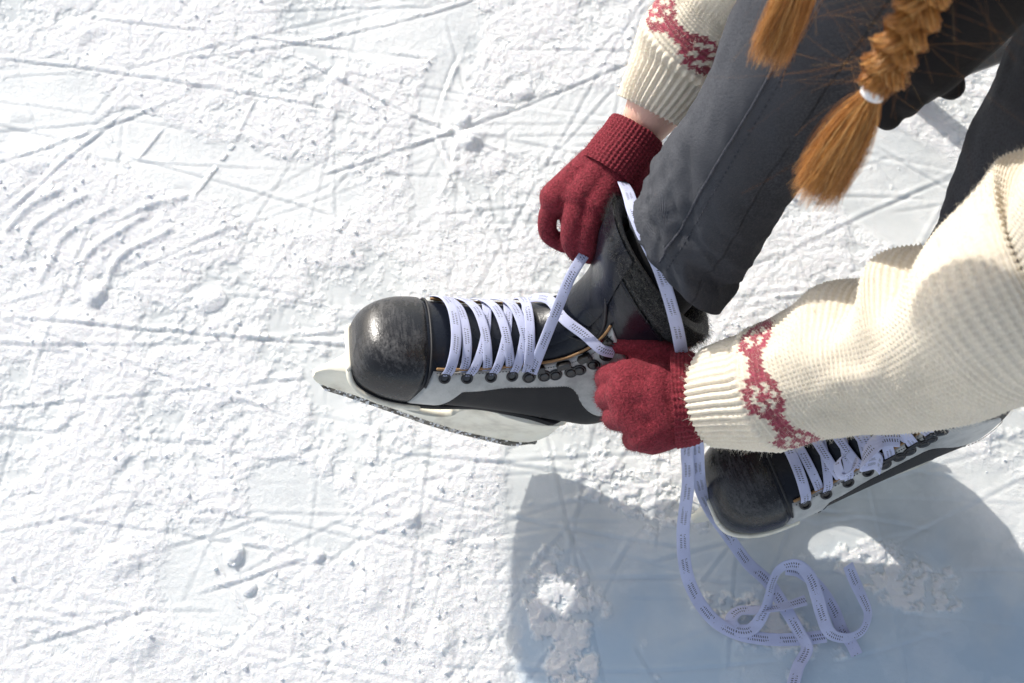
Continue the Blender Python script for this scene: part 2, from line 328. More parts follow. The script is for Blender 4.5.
def ridge(pts, wd, ht):
    P, _ = resample(np.array([at(*p, 0)[:2] for p in pts]), 26); d = np.full(GX.shape, 9.)
    m = (GX > P[:, 0].min()-.05) & (GX < P[:, 0].max()+.05) & (GY > P[:, 1].min()-.05) & (GY < P[:, 1].max()+.05)
    dm = np.min(np.hypot(GX[m][:, None]-P[None, :, 0], GY[m][:, None]-P[None, :, 1]), axis=1); d[m] = dm
    return ht*np.exp(-(d/wd)**2.6)*(.75+.5*mid)
for pts in ([(170, 229), (150, 240), (128, 250), (112, 268), (104, 292)], [(146, 214), (118, 232), (96, 246), (82, 262), (74, 284)], [(112, 208), (80, 225), (60, 240), (50, 262), (40, 280)], [(84, 196), (50, 215), (30, 232), (22, 255)], [(184, 196), (150, 205), (128, 215)], [(60, 190), (30, 205), (8, 228)]):
    g = ridge(pts, .0036, .0019); hgt += g-.0007*np.minimum(ridge(pts, .010, 1.), .6); snow = np.maximum(snow, np.minimum(1, g*400))
for cx, cy, r in ((140, 258, 6), (86, 233, 6), (58, 226, 5), (105, 252, 5), (120, 236, 4)):
    c = at(cx, cy, 0); dd = np.hypot(GX-c[0], GY-c[1]); hgt += .0011*np.exp(-((dd-r/1080)/.0018)**2)
for cx, cy, r, h in ((95, 294, 14, .010), (38, 178, 16, -.004), (470, 140, 14, .009), (463, 120, 9, .006), (522, 92, 12, .006), (95, 45, 20, -.003), (20, 135, 24, -.003), (150, 215, 14, -.003), (340, 75, 12, .003), (200, 95, 16, -.0025),
                     (235, 555, 11, .008), (318, 557, 7, .006), (410, 520, 10, .005), (370, 590, 22, .004), (250, 590, 7, .006), (210, 300, 16, .005), (60, 330, 30, .004), (440, 640, 18, .005), (140, 640, 26, .005), (120, 560, 20, .004)):
    g = blob(cx, cy, r, r*.8, rng.uniform(0, 90)); hgt += .6*h*sm(.15, .9, g)*(.7+.6*mid); snow = np.maximum(snow, sm(.2, .5, g)*(h > 0))
hgt = hgt*near
shade_blue = np.clip(shadow_ice*sm(.23, .10, GY+.10*(mid-.5)+.05*(big-.5)), 0, 1)  # painted shade: ice turns bluer towards the near end of the shadow
snow = snow*near+.75*(1-near)
me = mesh('ice_rink', np.stack([GX, GY, hgt], -1).reshape(-1, 3), gridf(*GX.shape)[:, ::-1], ICE, att={'snow': np.clip(snow, 0, 1), 'shade_blue': shade_blue, 'far': 1-near})
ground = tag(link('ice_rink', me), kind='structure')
def ground_z(x, y):
    i = np.clip(np.searchsorted(X, x), 0, len(X)-1); j = np.clip(np.searchsorted(Y, y), 0, len(Y)-1); return hgt[i, j]
# loose crumbs of scraped snow
n = 3600; cx = rng.uniform(-.55, .55, n); cy = rng.uniform(.05, .82, n)
si = snow[np.clip(np.searchsorted(X, cx), 0, len(X)-1), np.clip(np.searchsorted(Y, cy), 0, len(Y)-1)]
dn = fbm(cx*7, cy*7, 3, 77); keep = (si > .5) & (dn+rng.random(n)*.25 > .58) | (rng.random(n) < .012); cx, cy = cx[keep], cy[keep]; n = len(cx)
r = np.exp(rng.normal(-7.0, .45, n)); r = np.clip(r, .0004, .0022)
oc = np.array([[1, 0, 0], [-1, 0, 0], [0, 1, 0], [0, -1, 0], [0, 0, 1], [0, 0, -1]], float); of = np.array([[0, 2, 4], [2, 1, 4], [1, 3, 4], [3, 0, 4], [2, 0, 5], [1, 2, 5], [3, 1, 5], [0, 3, 5]])
E_ = {}; v2 = [*oc]; f2 = []
def mp(a, b):
    k = (min(a, b), max(a, b))
    if k not in E_: v2.append(unit(v2[a]+v2[b])); E_[k] = len(v2)-1
    return E_[k]
for a, b, c in of:
    x, y, z = mp(a, b), mp(b, c), mp(c, a); f2 += [[a, x, z], [x, b, y], [z, y, c], [x, y, z]]
v2 = np.array(v2); f2 = np.array(f2)
VV = v2[None]*r[:, None, None]*rng.uniform(.6, 1.3, (n, len(v2), 1))*rng.uniform(.7, 1.3, (n, 1, 3))+np.stack([cx, cy, ground_z(cx, cy)+r*.3], -1)[:, None]
me = mesh('snow_crumbs', VV.reshape(-1, 3), (f2[None]+np.arange(n)[:, None, None]*len(v2)).reshape(-1, 3), CRUMB)
tag(link('snow_crumbs', me), 'loose white crumbs of scraped snow scattered over the ice', 'snow', kind='stuff')

# ------------------------------------------------------------------ skate
HZ = .060
TT = np.array([(.1440, .026), (.1415, .038), (.133, .049), (.115, .059), (.089, .067), (.062, .077), (.036, .092), (.014, .108), (0., .126), (-.004, .143), (-.006, .160), (-.003, .178), (.004, .198), (.012, .217), (.018, .236), (.023, .252)])
BB = np.array([(.1435, .016), (.1415, .006), (.133, .0), (.115, 0), (.094, .003), (.062, .008), (.020, .012), (-.025, .013), (-.070, .013), (-.104, .016), (-.123, .036), (-.129, .068), (-.124, .102), (-.121, .132), (-.123, .158), (-.128, .176)])
WW = np.array([.009, .024, .0345, .0430, .0460, .0450, .0425, .0400, .0385, .0385, .0395, .0415, .0440, .0470, .0490, .0500])
NL = np.array([2., 2.3, 3, 3.6, 3.8, 3.8, 3.6, 3.4, 3.2, 2.9, 2.5, 2.3, 2.2, 2.2, 2.2, 2.2]); NU_ = np.array([2., 2.2, 2.4, 2.4, 2.3, 2.2, 2.15, 2.1, 2.1, 2.1, 2.1, 2.1, 2.2, 2.2, 2.2, 2.2])
def S(i, ph, off=0.):                    # boot surface: station i, angle ph from the top (positive = +y side)
    i, ph = np.broadcast_arrays(np.asarray(i, float), np.asarray(ph, float))
    T = spl(TT, i); B = spl(BB, i); w_ = spl(WW, i); nl = spl(NL, i); nu = spl(NU_, i)
    mid_ = (T+B)/2; h = (T-B)/2; c, s = np.cos(ph), np.sin(ph); e = 2/np.where(c > 0, nu, nl)
    cc = np.sign(c)*np.abs(c)**e; ss = np.sign(s)*np.abs(s)**e
    P = np.stack([mid_[..., 0]+h[..., 0]*cc, w_*ss, mid_[..., 1]+h[..., 1]*cc+HZ], -1)
    if np.any(off):
        hl = np.linalg.norm(h, axis=-1); N = np.stack([h[..., 0]/hl*np.sign(cc)*np.abs(cc)**1/np.maximum(hl, .02), ss/np.maximum(w_, .02), h[..., 1]/hl*cc/np.maximum(hl, .02)], -1)
        if P.ndim == 3 and False: pass
        P = P+unit(N)*np.asarray(off)[..., None]
    return P
def shell(mb, i0, i1, lo, hi, t, n=60, m=18, inset=.0):   # a panel lying on the boot, thickness t, with a rolled rim
    ii = np.linspace(i0, i1, n); L = lo(ii); Hh = hi(ii)
    v = np.linspace(0, 1, m); G = L[:, None]+(Hh-L)[:, None]*v[None]
    e = np.minimum(np.minimum(np.arange(n), np.arange(n)[::-1])[:, None], np.minimum(np.arange(m), np.arange(m)[::-1])[None]); o = np.where(e == 0, -.0015, np.where(e == 1, t*.75, t))
    P = S(ii[:, None]+0*G, G, o); mb.grid(P, flip=False)
cst = lambda v: (lambda i: np.full_like(i, v))
LACEPH = .92                              # angle of the throat edge
eyes = [4.5, 5.15, 5.8, 6.4]; hooks = [7.15, 8.1, 9.25, 10.7]
def ribbon(mb, P, wdir, wd, th=.0011, nres=None, cup=.0):
    nres = nres or max(12, len(P)*6); Q, s = resample(np.asarray(P, float), nres); W = np.asarray(wdir, float)
    if W.ndim == 2: W = np.stack([np.interp(np.linspace(0, 1, nres), np.linspace(0, 1, len(W)), W[:, k]) for k in range(3)], -1)
    else: W = np.tile(W, (nres, 1))
    T = unit(np.gradient(Q, axis=0)); W = unit(W-T*(W*T).sum(1)[:, None]); N = np.cross(T, W)
    a = [(-1, -.2), (-.85, -.8), (-.4, -1), (.4, -1), (.85, -.8), (1, -.2), (1, .2), (.85, .8), (.4, 1), (-.4, 1), (-.85, .8), (-1, .2)]
    G = np.stack([Q+W*x*wd/2+N*(y*th/2+cup*x*x) for x, y in a], 1); G = G*1
    uv = np.stack([np.repeat(s[:, None], 12, 1), np.tile([(x+1)/2 for x, y in a], (nres, 1))], -1)
    mb.grid(G, cv=True, uv=uv)
    for k, fl in ((0, 0), (-1, 1)):
        f = np.array([list(range(12))])
        mb.V.append(G[k]); mb.U.append(uv[k]); mb.T.append(0); mb.F.append((f if fl else f[:, ::-1])+mb.n); mb.n += 12
def pose(wv_, t, roll=0., s=.92):
    Rm = rotv(wv_)@np.array([[1, 0, 0], [0, math.cos(roll), -math.sin(roll)], [0, math.sin(roll), math.cos(roll)]]); m = Matrix([[*(Rm[i]*s), t[i]] for i in range(3)]+[[0, 0, 0, 1]]); return m
M1 = pose([.851, .680, 2.980], [-.0512, .3072, .0565], -.08); M2 = pose([-.2488, -.008, 3.5407], [.2955, .2765, .0235], .10, .95); M2 = Matrix.Translation((.19, .31, 0)) @ Matrix.Rotation(R_(-4), 4, 'Z') @ Matrix.Translation((-.19, -.31, 0)) @ M2 @ Matrix.Translation((.12, 0, 0)) @ Matrix.Rotation(R_(-7), 4, 'Y') @ Matrix.Translation((-.12, 0, 0)); M2 = Matrix.Translation((.006, .006, -.001)) @ M2
def build_skate():
    root = bpy.data.objects.new('ice_skate', None); COL.objects.link(root)
    ph = np.linspace(0, 2*math.pi, 72, endpoint=False)
    # boot
    b = MB(); ii = np.concatenate([np.linspace(0, 2, 14), np.linspace(2, 13.4, 90)[1:]])
    P = S(ii[:, None], ph[None]); 
    cr = (fbm(ii[:, None]*3+0*ph, np.cos(ph)[None]*2+ii[:, None]*.3, 3, 91)-.5)*.0020*sm(5, 8, ii)[:, None]; P = P+normals(P)*cr[..., None]*-1
    b.grid(P, cv=True); mid0 = P[:1].mean(1, keepdims=True)+0*P[:1]; b.grid(np.concatenate([mid0, P[:1]]), cv=True)
    rim = [S(np.full(72, 13.4), ph, np.full(72, o))+np.array([0, 0, z]) for o, z in ((0, 0), (.0015, .001), (.001, .003), (-.002, .003), (-.004, 0))]; b.grid(np.stack(rim), cv=True)
    boot = b.build('boot', LEATHER, root)
    # toe cap
    b = MB(); ii = np.concatenate([np.linspace(0, 2, 16), np.linspace(2, 4.1, 26)[1:]]); G = ii[:, None]+.30*np.cos(ph)[None]*sm(2.5, 4.0, ii)[:, None]*-1
    off = np.full(G.shape, .0022); off[-1] = 0; off[-2] = .0016; P = S(G, ph[None]+0*G, off); P[..., 0] += .001
    b.grid(P, cv=True); b.grid(np.concatenate([P[:1].mean(1, keepdims=True)+0*P[:1], P[:1]]), cv=True)
    b.build('toe_cap', TOE, root)
    b = MB()
    q = np.linspace(-1.45, 1.45, 60); b.tube(S(4.17-.30*np.cos(q), q, np.full(60, .0012)), .0011, 6, caps=True)
    b.build('toe_seam', THREAD, root); b = MB(); b.tube(S(np.full(60, 1.25)-.25*np.cos(q), np.linspace(-1.5, 1.5, 60), np.full(60, .0022)), .0008, 6)
    b.build('toe_seam', THREAD, root)
    # dark lower side
    lo = lambda i: np.full_like(i, 1.35); hi = lambda i: np.full_like(i, 2.6)
    for s in (1, -1):
        b = MB(); shell(b, 4.2, 12.3, lambda i: s*(1.30+.25*sm(9, 12, i)), lambda i: s*(2.55+0*i), .0012, 80, 20); b.build('side_panel', SIDE, root)
        b = MB(); low = lambda i: s*(1.56+.95*sm(5.3, 4.7, i)+.0*i+.55*sm(8.3, 9.6, i)*sm(12.5, 10.8, i)-.12*sm(5.4, 6.5, i)*sm(9, 8, i))
        shell(b, 4.1, 11.4, lambda i: s*(LACEPH+.02+0*i), low, .0026, 110, 20); b.build('eyelet_panel', GREY, root)
        b = MB(); qi = np.linspace(4.2, 11.3, 90); b.tube(S(qi, s*(LACEPH-.01)+0*qi, np.full(90, .0020)), .0013, 6); b.build('throat_trim', TAN, root)
        # seams: thread dashes along the panel edges
        b = MB(); qi = np.linspace(4.2, 11.2, 150); A = S(qi, low(qi)-s*.045, np.full(150, .0030)); A2 = S(qi, s*(LACEPH+.09)+0*qi, np.full(150, .0030))
        for k in range(0, 148, 2): b.tube(A[k:k+2], .0004, 4, caps=False); b.tube(A2[k:k+2], .0004, 4, caps=False)
        b.build('stitching', THREAD, root)
        # leather overlay seam on the ankle and an oval pad
        b = MB(); qi = np.linspace(6.5, 13.3, 60); b.tube(S(qi, s*(.18+.55*sm(7, 10, qi)-.60*sm(10.5, 13.3, qi)+.12), np.full(60, .0008)), .0012, 6); b.build('seam', THREAD, root)
    for s in (1,):
        b = MB(); a = np.linspace(0, 2*math.pi, 28, endpoint=False); rr = np.array([.02, .5, .85, 1.]); P = np.stack([S(11.4+.95*r_*np.sin(a), -.02*s+.17*r_*np.cos(a)+.05, np.full(28, o)) for r_, o in zip(rr, (.0022, .0022, .002, .0002))]); b.grid(P, cv=True, flip=True); b.build('ankle_pad', LEATHER, root)
    # tongue
    b = MB(); ii = np.linspace(4.6, 14.9, 80); v = np.linspace(-1, 1, 26); Ph = v[None]*(.62+.10*sm(9, 14, ii))[:, None]
    P = S(ii[:, None]+0*Ph, Ph, (.0030-.001*v**8)[None]+.0006*np.sin(ii*2.1)[:, None]*sm(5, 8, ii)[:, None]+0*Ph); b.grid(P, flip=False); Pb = S(ii[:, None]+0*Ph, Ph, np.full(Ph.shape, -.003)); b.grid(Pb, flip=True)
    b.grid(np.stack([P[-1], Pb[-1]])); b.build('tongue', LEATHER, root)
    # felt collar
    b = MB(); ii = np.linspace(12.6, 15, 46); G = ii[:, None]+0*ph[None]; base = -.0035-.0015*sm(14.6, 15, ii)
    P = S(G, ph[None]+0*G, base[:, None]-.004*sm(13.7, 13.3, ii)[:, None]+.003*sm(13.4, 13.9, ii)[:, None]+0*G); P = P+normals(P)*-((fbm(ii[:, None]*9+0*ph, ph[None]*7+0*G, 4, 5, .7)-.5)*.005*sm(13.3, 13.8, ii)[:, None])[..., None]
    inn = S(G, ph[None]+0*G, -.012+0*G); b.grid(P, cv=True); b.grid(np.concatenate([P[-1:], inn[::-1]]), cv=True); collar = b.build('felt_collar', FELT, root)
    pi_ = rng.uniform(13.6, 14.95, 5200); pp = rng.uniform(0, 2*math.pi, 5200); A = S(pi_, pp, np.full(5200, -.001)); D = S(pi_, pp, np.full(5200, .004))-A
    t = np.linspace(0, 1, 4)[None, :, None]; C = A[:, None]+(D[:, None]+rng.normal(0, .0022, (5200, 1, 3)))*t+rng.normal(0, .0006, (5200, 4, 3))
    Vv, f_, _ = strands(C, .00016); link('felt_fibres', mesh('felt_fibres', Vv, f_, FELT), collar)
    # sole plate and the pale rand round the toe
    b = MB(); qi = np.linspace(0.6, 8.1, 60); a = spl(BB, qi)[:, 0]; wv2 = (spl(WW, qi)*.93+.001)*(1-.16*sm(4.8, 6.3, qi)*sm(8.6, 7.2, qi)); wv2[-1] *= .5; wv2[-2] *= .8; wv2[-3] *= .93
    out = np.concatenate([np.stack([a, wv2], -1), np.stack([a, -wv2], -1)[::-1]]); c0 = out.mean(0)
    lay = [(.0, -.001), (.95, -.001), (.99, .0005), (1.0, .0045), (.985, .0055), (.9, .005)]
    bz_ = np.concatenate([spl(BB, qi)[:, 1], spl(BB, qi)[::-1, 1]])[:, None]; P = np.stack([np.concatenate([(out-c0)*k+c0, bz_+z+HZ], 1) for k, z in lay]); b.grid(P, cv=True); b.build('sole', SIDE, root)
    b = MB(); qi = np.linspace(4.6, .7, 40); a = spl(BB, qi)[:, 0]+.0015; wq = spl(WW, qi)*.94+.0015; rp = np.concatenate([np.stack([a, wq, spl(BB, qi)[:, 1]+HZ+.002], -1), np.stack([a, -wq, spl(BB, qi)[:, 1]+HZ+.002], -1)[::-1]]); b.tube(resample(rp, 110)[0], .0026, 10, ref=(0, 0, 1)); b.build('toe_rand', HOLD, root)
    # blade holder
    b = MB(); xs = np.array([.157, .152, .145, .135, .122, .110, .100, .093, .086, .075, .045, .020, .008, .000, -.012, -.040, -.070, -.084, -.092])
    top = np.array([.022, .029, .038, .053, .0595, .0600, .062, .060, .050, .024, .0175, .024, .050, .066, .0715, .0730, .0720, .066, .050])
    bot = np.array([.017, .012, .010, .009, .009, .009, .009, .009, .009, .009, .009, .009, .009, .009, .009, .010, .013, .020, .034])
    wt = np.array([.002, .003, .006, .012, .022, .030, .032, .026, .016, .007, .0060, .007, .015, .025, .033, .035, .029, .018, .007])
    t = np.linspace(0, 18, 150); x_, tp, bt, wt_ = (spl(k, t) for k in (xs, top, bot, wt)); tp = np.minimum(tp, .0733); zo = lambda x: -.010+.018*sm(-.02, .157, x); bt = bt+zo(x_); tp = tp+zo(x_)*sm(.134, .150, x_); tp = np.where((tp < .035) & (x_ < .12), tp-.006, tp)
    v = np.linspace(0, 1, 14); prof = .0042+(wt_[:, None]-.0042)*(v[None]**1.5); prof = np.minimum(prof, np.maximum(wt_, .002)[:, None]+.002); Z = bt[:, None]+(tp-bt)[:, None]*v[None]
    Lf = np.stack([x_[:, None]+0*Z, prof, Z], -1); Rt = Lf*np.array([1, -1, 1]); ring = np.concatenate([Lf, Rt[:, ::-1]], 1); b.grid(ring, cv=True, flip=True)
    for k, fl in ((0, False), (-1, True)): b.grid(np.stack([ring[k], ring[k].mean(0)+0*ring[k]]), cv=True, flip=fl)
    hold = b.build('blade_holder', HOLD, root)
    # runner
    b = MB(); x_ = np.linspace(.155, -.090, 120); bz = .0+.014*sm(.130, .157, x_)**1.5+.012*sm(-.060, -.091, x_)**1.5; tz = np.maximum(.0125, bz+.004)+zo(x_); bz = bz+zo(x_)
    G = np.stack([np.stack([x_, s_*np.full(120, .0017), zz], -1) for s_, zz in ((1, bz), (1, tz), (-1, tz), (-1, bz))], 1)
    b.grid(G, cv=True); 
    for k in (0, -1): b.grid(np.stack([G[k, :2], G[k, :1:-1]]))
    b.build('blade', STEEL, hold, smooth=False)
    b = MB(); n_ = 260; xx = rng.uniform(-.075, .145, n_)
    VVb = v2[None]*rng.uniform(.0005, .0016, (n_, 1, 1))*rng.uniform(.6, 1.3, (n_, len(v2), 1))+np.stack([xx, rng.choice([-.0026, .0026], n_), rng.uniform(.001, .011, n_)], -1)[:, None]
    VVb[..., 2] += (.014*sm(.130, .157, xx)**1.5+zo(xx))[:, None]
    link('frost', mesh('frost', VVb.reshape(-1, 3), (f2[None]+np.arange(n_)[:, None, None]*len(v2)).reshape(-1, 3), CRUMB), hold)['kind'] = 'stuff'
    # eyelets and hooks
    def rings(mb, i, p, rad, tr, off=.0030):
        c = S(i, p, off); e = .02; du = unit(S(i+e, p)-S(i-e, p)); dv = S(i, p+e)-S(i, p-e); dv = unit(dv-du*(dv@du)); nn = np.cross(du, dv)
        if nn@(c-S(i, p)) < 0: nn = -nn
        a = np.linspace(0, 2*math.pi, 20, endpoint=False); bb = np.linspace(0, 2*math.pi, 10, endpoint=False)
        G = c+(rad+tr*np.cos(bb))[None, :, None]*(np.cos(a)[:, None, None]*du+np.sin(a)[:, None, None]*dv)+tr*np.sin(bb)[None, :, None]*nn
        mb.grid(G, cu=True, cv=True); return c, du, dv, nn
    def disc(mb, c, du, dv, nn, r, h=0.):
        a = np.linspace(0, 2*math.pi, 20, endpoint=False); cr_ = (np.cos(a)[:, None]*du+np.sin(a)[:, None]*dv)
        mb.grid(np.stack([c+cr_*r*k+nn*z for k, z in ((1, -.001), (1, h*.7), (.85, h), (.4, h*1.15), (.01, h*1.2))]), cv=True)
    for s in (1, -1):
        for i in eyes:
            b = MB(); c, du, dv, nn = rings(b, i, s*(LACEPH+.20), .0042, .0012); disc(b, c-nn*.0006, du, dv, nn, .0036, .0003); b.build('eyelet', METAL, root)
        for i in hooks:
            b = MB()
            di = .0068/np.linalg.norm(S(i+.5, s*1.1)-S(i-.5, s*1.1))
            for d in (-1, 1):
                c, du, dv, nn = rings(b, i+d*di, s*(LACEPH+.24), .0050, .0011); disc(b, c, du, dv, nn, .0040, .0016)
            c = S(i, s*(LACEPH+.10), .004); e = .02; du = unit(S(i+e, s*(LACEPH+.1))-S(i-e, s*(LACEPH+.1))); dv = S(i, s*(LACEPH+.1)+e)-S(i, s*(LACEPH+.1)-e); dv = unit(dv-du*(dv@du)); nn = np.cross(du, dv)
            b.box(c+0*nn, (.0062, .0032, .0016), np.stack([du, dv, nn], 1)); b.box(c-s*0*dv+dv*(-s)*.002+nn*(0), (.0055, .0016, .0034), np.stack([du, dv, nn], 1))
            b.build('lace_hook', METAL, root, bevel=.0008)
    # laces
    b = MB()
    def cross(i0, i1, s, o0, o1, hump=.004, wd=.0095, p0=LACEPH+.20, p1=LACEPH-.02):
        n_ = 11; t = np.linspace(0, 1, n_); pp_ = s*(p0+(-p1-p0)*t); ii = i0+(i1-i0)*t; o = o0+(o1-o0)*t+hump*np.sin(math.pi*np.clip(t*1.05, 0, 1))
        o[0] = min(o[0], .001)
        P = S(ii, pp_, o); wd_ = S(ii+.15, pp_, o)-S(ii-.15, pp_, o); ribbon(b, P, wd_, wd, .0013, 44)
    ev = eyes+hooks
    cross(eyes[0]+.02, eyes[0]-.15, 1, .004, .004, .0075, .0092, p1=LACEPH+.15)
    for k in range(1, len(eyes)): cross(eyes[k], eyes[k]+.62, 1, .0050, .0025, .0022, .0078)
    cross(hooks[0]-.35, hooks[0]-.38, 1, .0055, .006, .0060, .0085, p0=LACEPH+.16)
    for i0, i1 in ((eyes[0]+.50, eyes[0]-.02), (eyes[1]+.50, eyes[0]+.42), (eyes[2]+.52, eyes[1]+.30), (eyes[3]+.52, eyes[2]+.22)): cross(i0, i1, 1, .0026, .0055, .0066, .0080, p0=LACEPH+.05)
    b.build('lace', LACE, root)
    return root
sk = build_skate()
def copy_thing(o):
    c = o.copy(); COL.objects.link(c)
    for ch in [x for x in bpy.data.objects if x.parent == o]:
        d = ch.copy(); COL.objects.link(d); d.parent = c
        for g in [x for x in bpy.data.objects if x.parent == ch]:
            e = g.copy(); COL.objects.link(e); e.parent = d
    return c
sk2 = copy_thing(sk)
sk.matrix_world = M1; sk2.matrix_world = M2
tag(sk, 'black and grey ice skate with raised toe and open laces pulled by red gloves', 'ice skate', 'pair of ice skates')
tag(sk2, 'black and grey ice skate with knotted laces, partly under the cream sleeve', 'ice skate', 'pair of ice skates')
def w1(i, p, o=0.): v = S(i, p, o); return np.array(M1 @ Vector(v))
def w2(i, p, o=0.): v = S(i, p, o); return np.array(M2 @ Vector(v))

# extra lacing in world space
def lace_obj(name, strips, parent, Mw):
    b = MB()
    for P, wd, w_ in strips: ribbon(b, P, wd, w_, .0012, max(30, len(P)*12))
    return b.build(name, LACE, parent, Mw)
up = np.array([0, 0, 1.]); vd = lambda P: unit(_c-np.asarray(P))
A0 = w1(hooks[0]-.2, LACEPH+.12, .006); A1 = at(571, 276, .235); A2 = at(584, 255, .238)
B0 = w1(hooks[0]-.2, -LACEPH+.05, .010); B1 = at(601, 349, .205)
def perp(a, b): return np.cross(unit(b-a), vd((a+b)/2))
lace_obj('pulled_lace', [([A0, A0+(A1-A0)*.3+up*.004, A0+(A1-A0)*.7+up*.004, A1, A2], perp(A0, A1), .0085), ([w1(6.95, -.95, .002), w1(7.2, -.7, .006), w1(7.7, -.22, .009), w1(8.3, .25, .010), w1(8.3, .25, .010)*.45+B1*.55+up*.002, B1, at(614, 353, .200)], perp(B0, B1), .0085)], sk, M1)
lp = ats([(616, 170, .245), (627, 190, .280), (634, 212, .300), (646, 240, .302), (659, 268, .290), (669, 298, .272), (677, 328, .250), (683, 360, .215)])
lace_obj('ankle_lace', [(lp, np.array([np.cross(unit(lp[min(k+1, 7)]-lp[max(k-1, 0)]), unit(vd(lp[k])+.35*np.sin(k)*_r)) for k in range(8)]), .0100)], sk, M1)
def tiltw(P, amt):                        # ribbon width direction: in the ice plane leaning up by amt
    P = np.asarray(P); T = unit(np.gradient(P, axis=0)); n_ = np.cross(up, T); a = np.asarray(amt, float)*np.ones(len(P)); return unit(n_*np.cos(a)[:, None]+up*np.sin(a)[:, None])
def lift(l, zs):
    zs = np.interp(np.linspace(0, 1, len(l)), np.linspace(0, 1, len(zs)), zs); return np.array([at(x, y, z) for (x, y), z in zip(l, zs)])
La = lift([(690, 432), (687, 448), (688, 485), (683, 534), (688, 578), (707, 613), (733, 632), (766, 639), (800, 639), (826, 636)], [.18, .150, .11, .07, .035, .015, .008, .007, .008, .012])
Lb = lift([(696, 432), (697, 448), (700, 485), (711, 511), (729, 537), (748, 563), (768, 582), (785, 608), (798, 630), (807, 648), (798, 667), (792, 690)], [.18, .150, .10, .06, .035, .018, .014, .014, .013, .010, .008, .006])
Lc = lift([(806, 600), (781, 607), (755, 610), (739, 611), (731, 620), (738, 630), (753, 628), (766, 608), (772, 583), (781, 568), (797, 565), (810, 577), (817, 597), (822, 615), (830, 633), (846, 638), (862, 631), (868, 614), (862, 597), (854, 580), (848, 565)],
          [.024, .018, .010, .009, .009, .012, .024, .034, .036, .034, .028, .018, .012, .010, .014, .022, .030])
Ld = lift([(786, 569), (800, 572), (818, 586), (833, 608), (842, 630), (851, 643), (857, 655)], [.030, .026, .018, .012, .009, .007, .006])
lace_obj('loose_lace', [(La, tiltw(La, np.linspace(.7, .15, len(La))), .0112), (Lb, tiltw(Lb, .2+.35*np.sin(np.arange(len(Lb))*.8)), .0112),
                        (Lc, tiltw(Lc, .55+.35*np.sin(np.arange(len(Lc))*.9)), .0112), (Ld, tiltw(Ld, .2), .0105)], sk, M1)
# second skate: bow of laces
K0 = w2(hooks[0]-.35, LACEPH+.15, .006); K1 = at(862, 462, .215); K2 = at(880, 440, .235); K3 = at(900, 438, .24)
K4 = w2(8.3, LACEPH+.05, .012)
def cr2(i0, i1, s, h=.005):
    t = np.linspace(0, 1, 9); pp_ = s*(LACEPH+.1+(-2*LACEPH-.05)*t); ii = i0+(i1-i0)*t; P = np.array([w2(a, b_, o) for a, b_, o in zip(ii, pp_, .005+h*np.sin(math.pi*t))]); Wd = np.array([w2(a+.15, b_, .005)-w2(a-.15, b_, .005) for a, b_ in zip(ii, pp_)]); return P, Wd, .0088
bow = [([K0, K0+(K1-K0)*.5+up*.012, K1, K2, K3], perp(K0, K1), .0135), (ats([(845, 455, .20), (838, 462, .205), (842, 476, .20), (852, 470, .205), (858, 458, .21)]), (.3, .3, 1), .010)]
for a_, b_, s_ in ((hooks[0], hooks[1], 1), (hooks[0], hooks[1], -1), (hooks[1], hooks[2], 1), (hooks[1], hooks[2], -1), (hooks[2], hooks[3], 1), (hooks[2], hooks[3], -1)): bow.append(cr2(a_, b_, s_, .008 if s_ > 0 else .004))
lace_obj('knotted_lace', bow, sk2, M2)

# ------------------------------------------------------------------ the person
HIP_R = np.array([.60, .70, .52]); HIP_L = np.array([.70, .53, .52]); PEL = (HIP_R+HIP_L)/2
ANK_R = np.array(M1 @ Vector((-.050, 0, HZ+.20))); ANK_L = np.array(M2 @ Vector((-.052, 0, HZ+.20)))
HEEL_R = np.array(M1 @ Vector((-.075, 0, HZ+.05))); HEEL_L = np.array(M2 @ Vector((-.075, 0, HZ+.05)))
BALL_R = np.array(M1 @ Vector((.09, 0, HZ+.035))); BALL_L = np.array(M2 @ Vector((.09, 0, HZ+.035)))
KNEE_R = at(868, -62, .49); KNEE_L = at(1138, 8, .46)
CH = np.array([.40, .52, .74]); NECK = np.array([.29, .475, .81]); HEAD = np.array([.205, .445, .875])
SH_R = np.array([.31, .66, .76]); SH_L = np.array([.42, .33, .74])
WR_R = at(645, 124, .262); EL_R = at(812, -95, .44); WR_L = at(704, 397, .212); EL_L = at(1078, 238, .47)
remesh_vox = .006
def volume(name, caps, vox, m, smooth_it=6, parent=None, extra=None):
    b = MB()
    for P, r_ in caps: 
        P = np.asarray(P, float)
        if len(P) == 1: P = np.concatenate([P-[0, 0, .001], P+[0, 0, .001]])
        n_ = max(8, int(np.linalg.norm(np.diff(P, axis=0), axis=1).sum()/vox/2)); r_ = np.asarray(r_, float)*np.ones(len(P))
        Q, _ = resample(np.concatenate([P, r_[:, None]], 1), min(n_, 60)); b.tube(Q[:, :3], np.maximum(Q[:, 3], .002), 20)
    o = b.build(name, m, parent)
    md = o.modifiers.new('r', 'REMESH'); md.mode = 'VOXEL'; md.voxel_size = vox; md.use_smooth_shade = True
    ms = o.modifiers.new('s', 'SMOOTH'); ms.iterations = smooth_it; ms.factor = .5
    bake(o)
    if not o.data.materials: o.data.materials.append(m)
    o.data.polygons.foreach_set('use_smooth', np.ones(len(o.data.polygons), bool)); return o
lean = unit(HEAD-PEL); fwd = unit(np.array([-.80, -.30, -.52])); side = unit(np.cross(up, fwd)); hup = np.cross(fwd, side)
def hd(f, s_, u_): return HEAD+fwd*f+side*s_+hup*u_
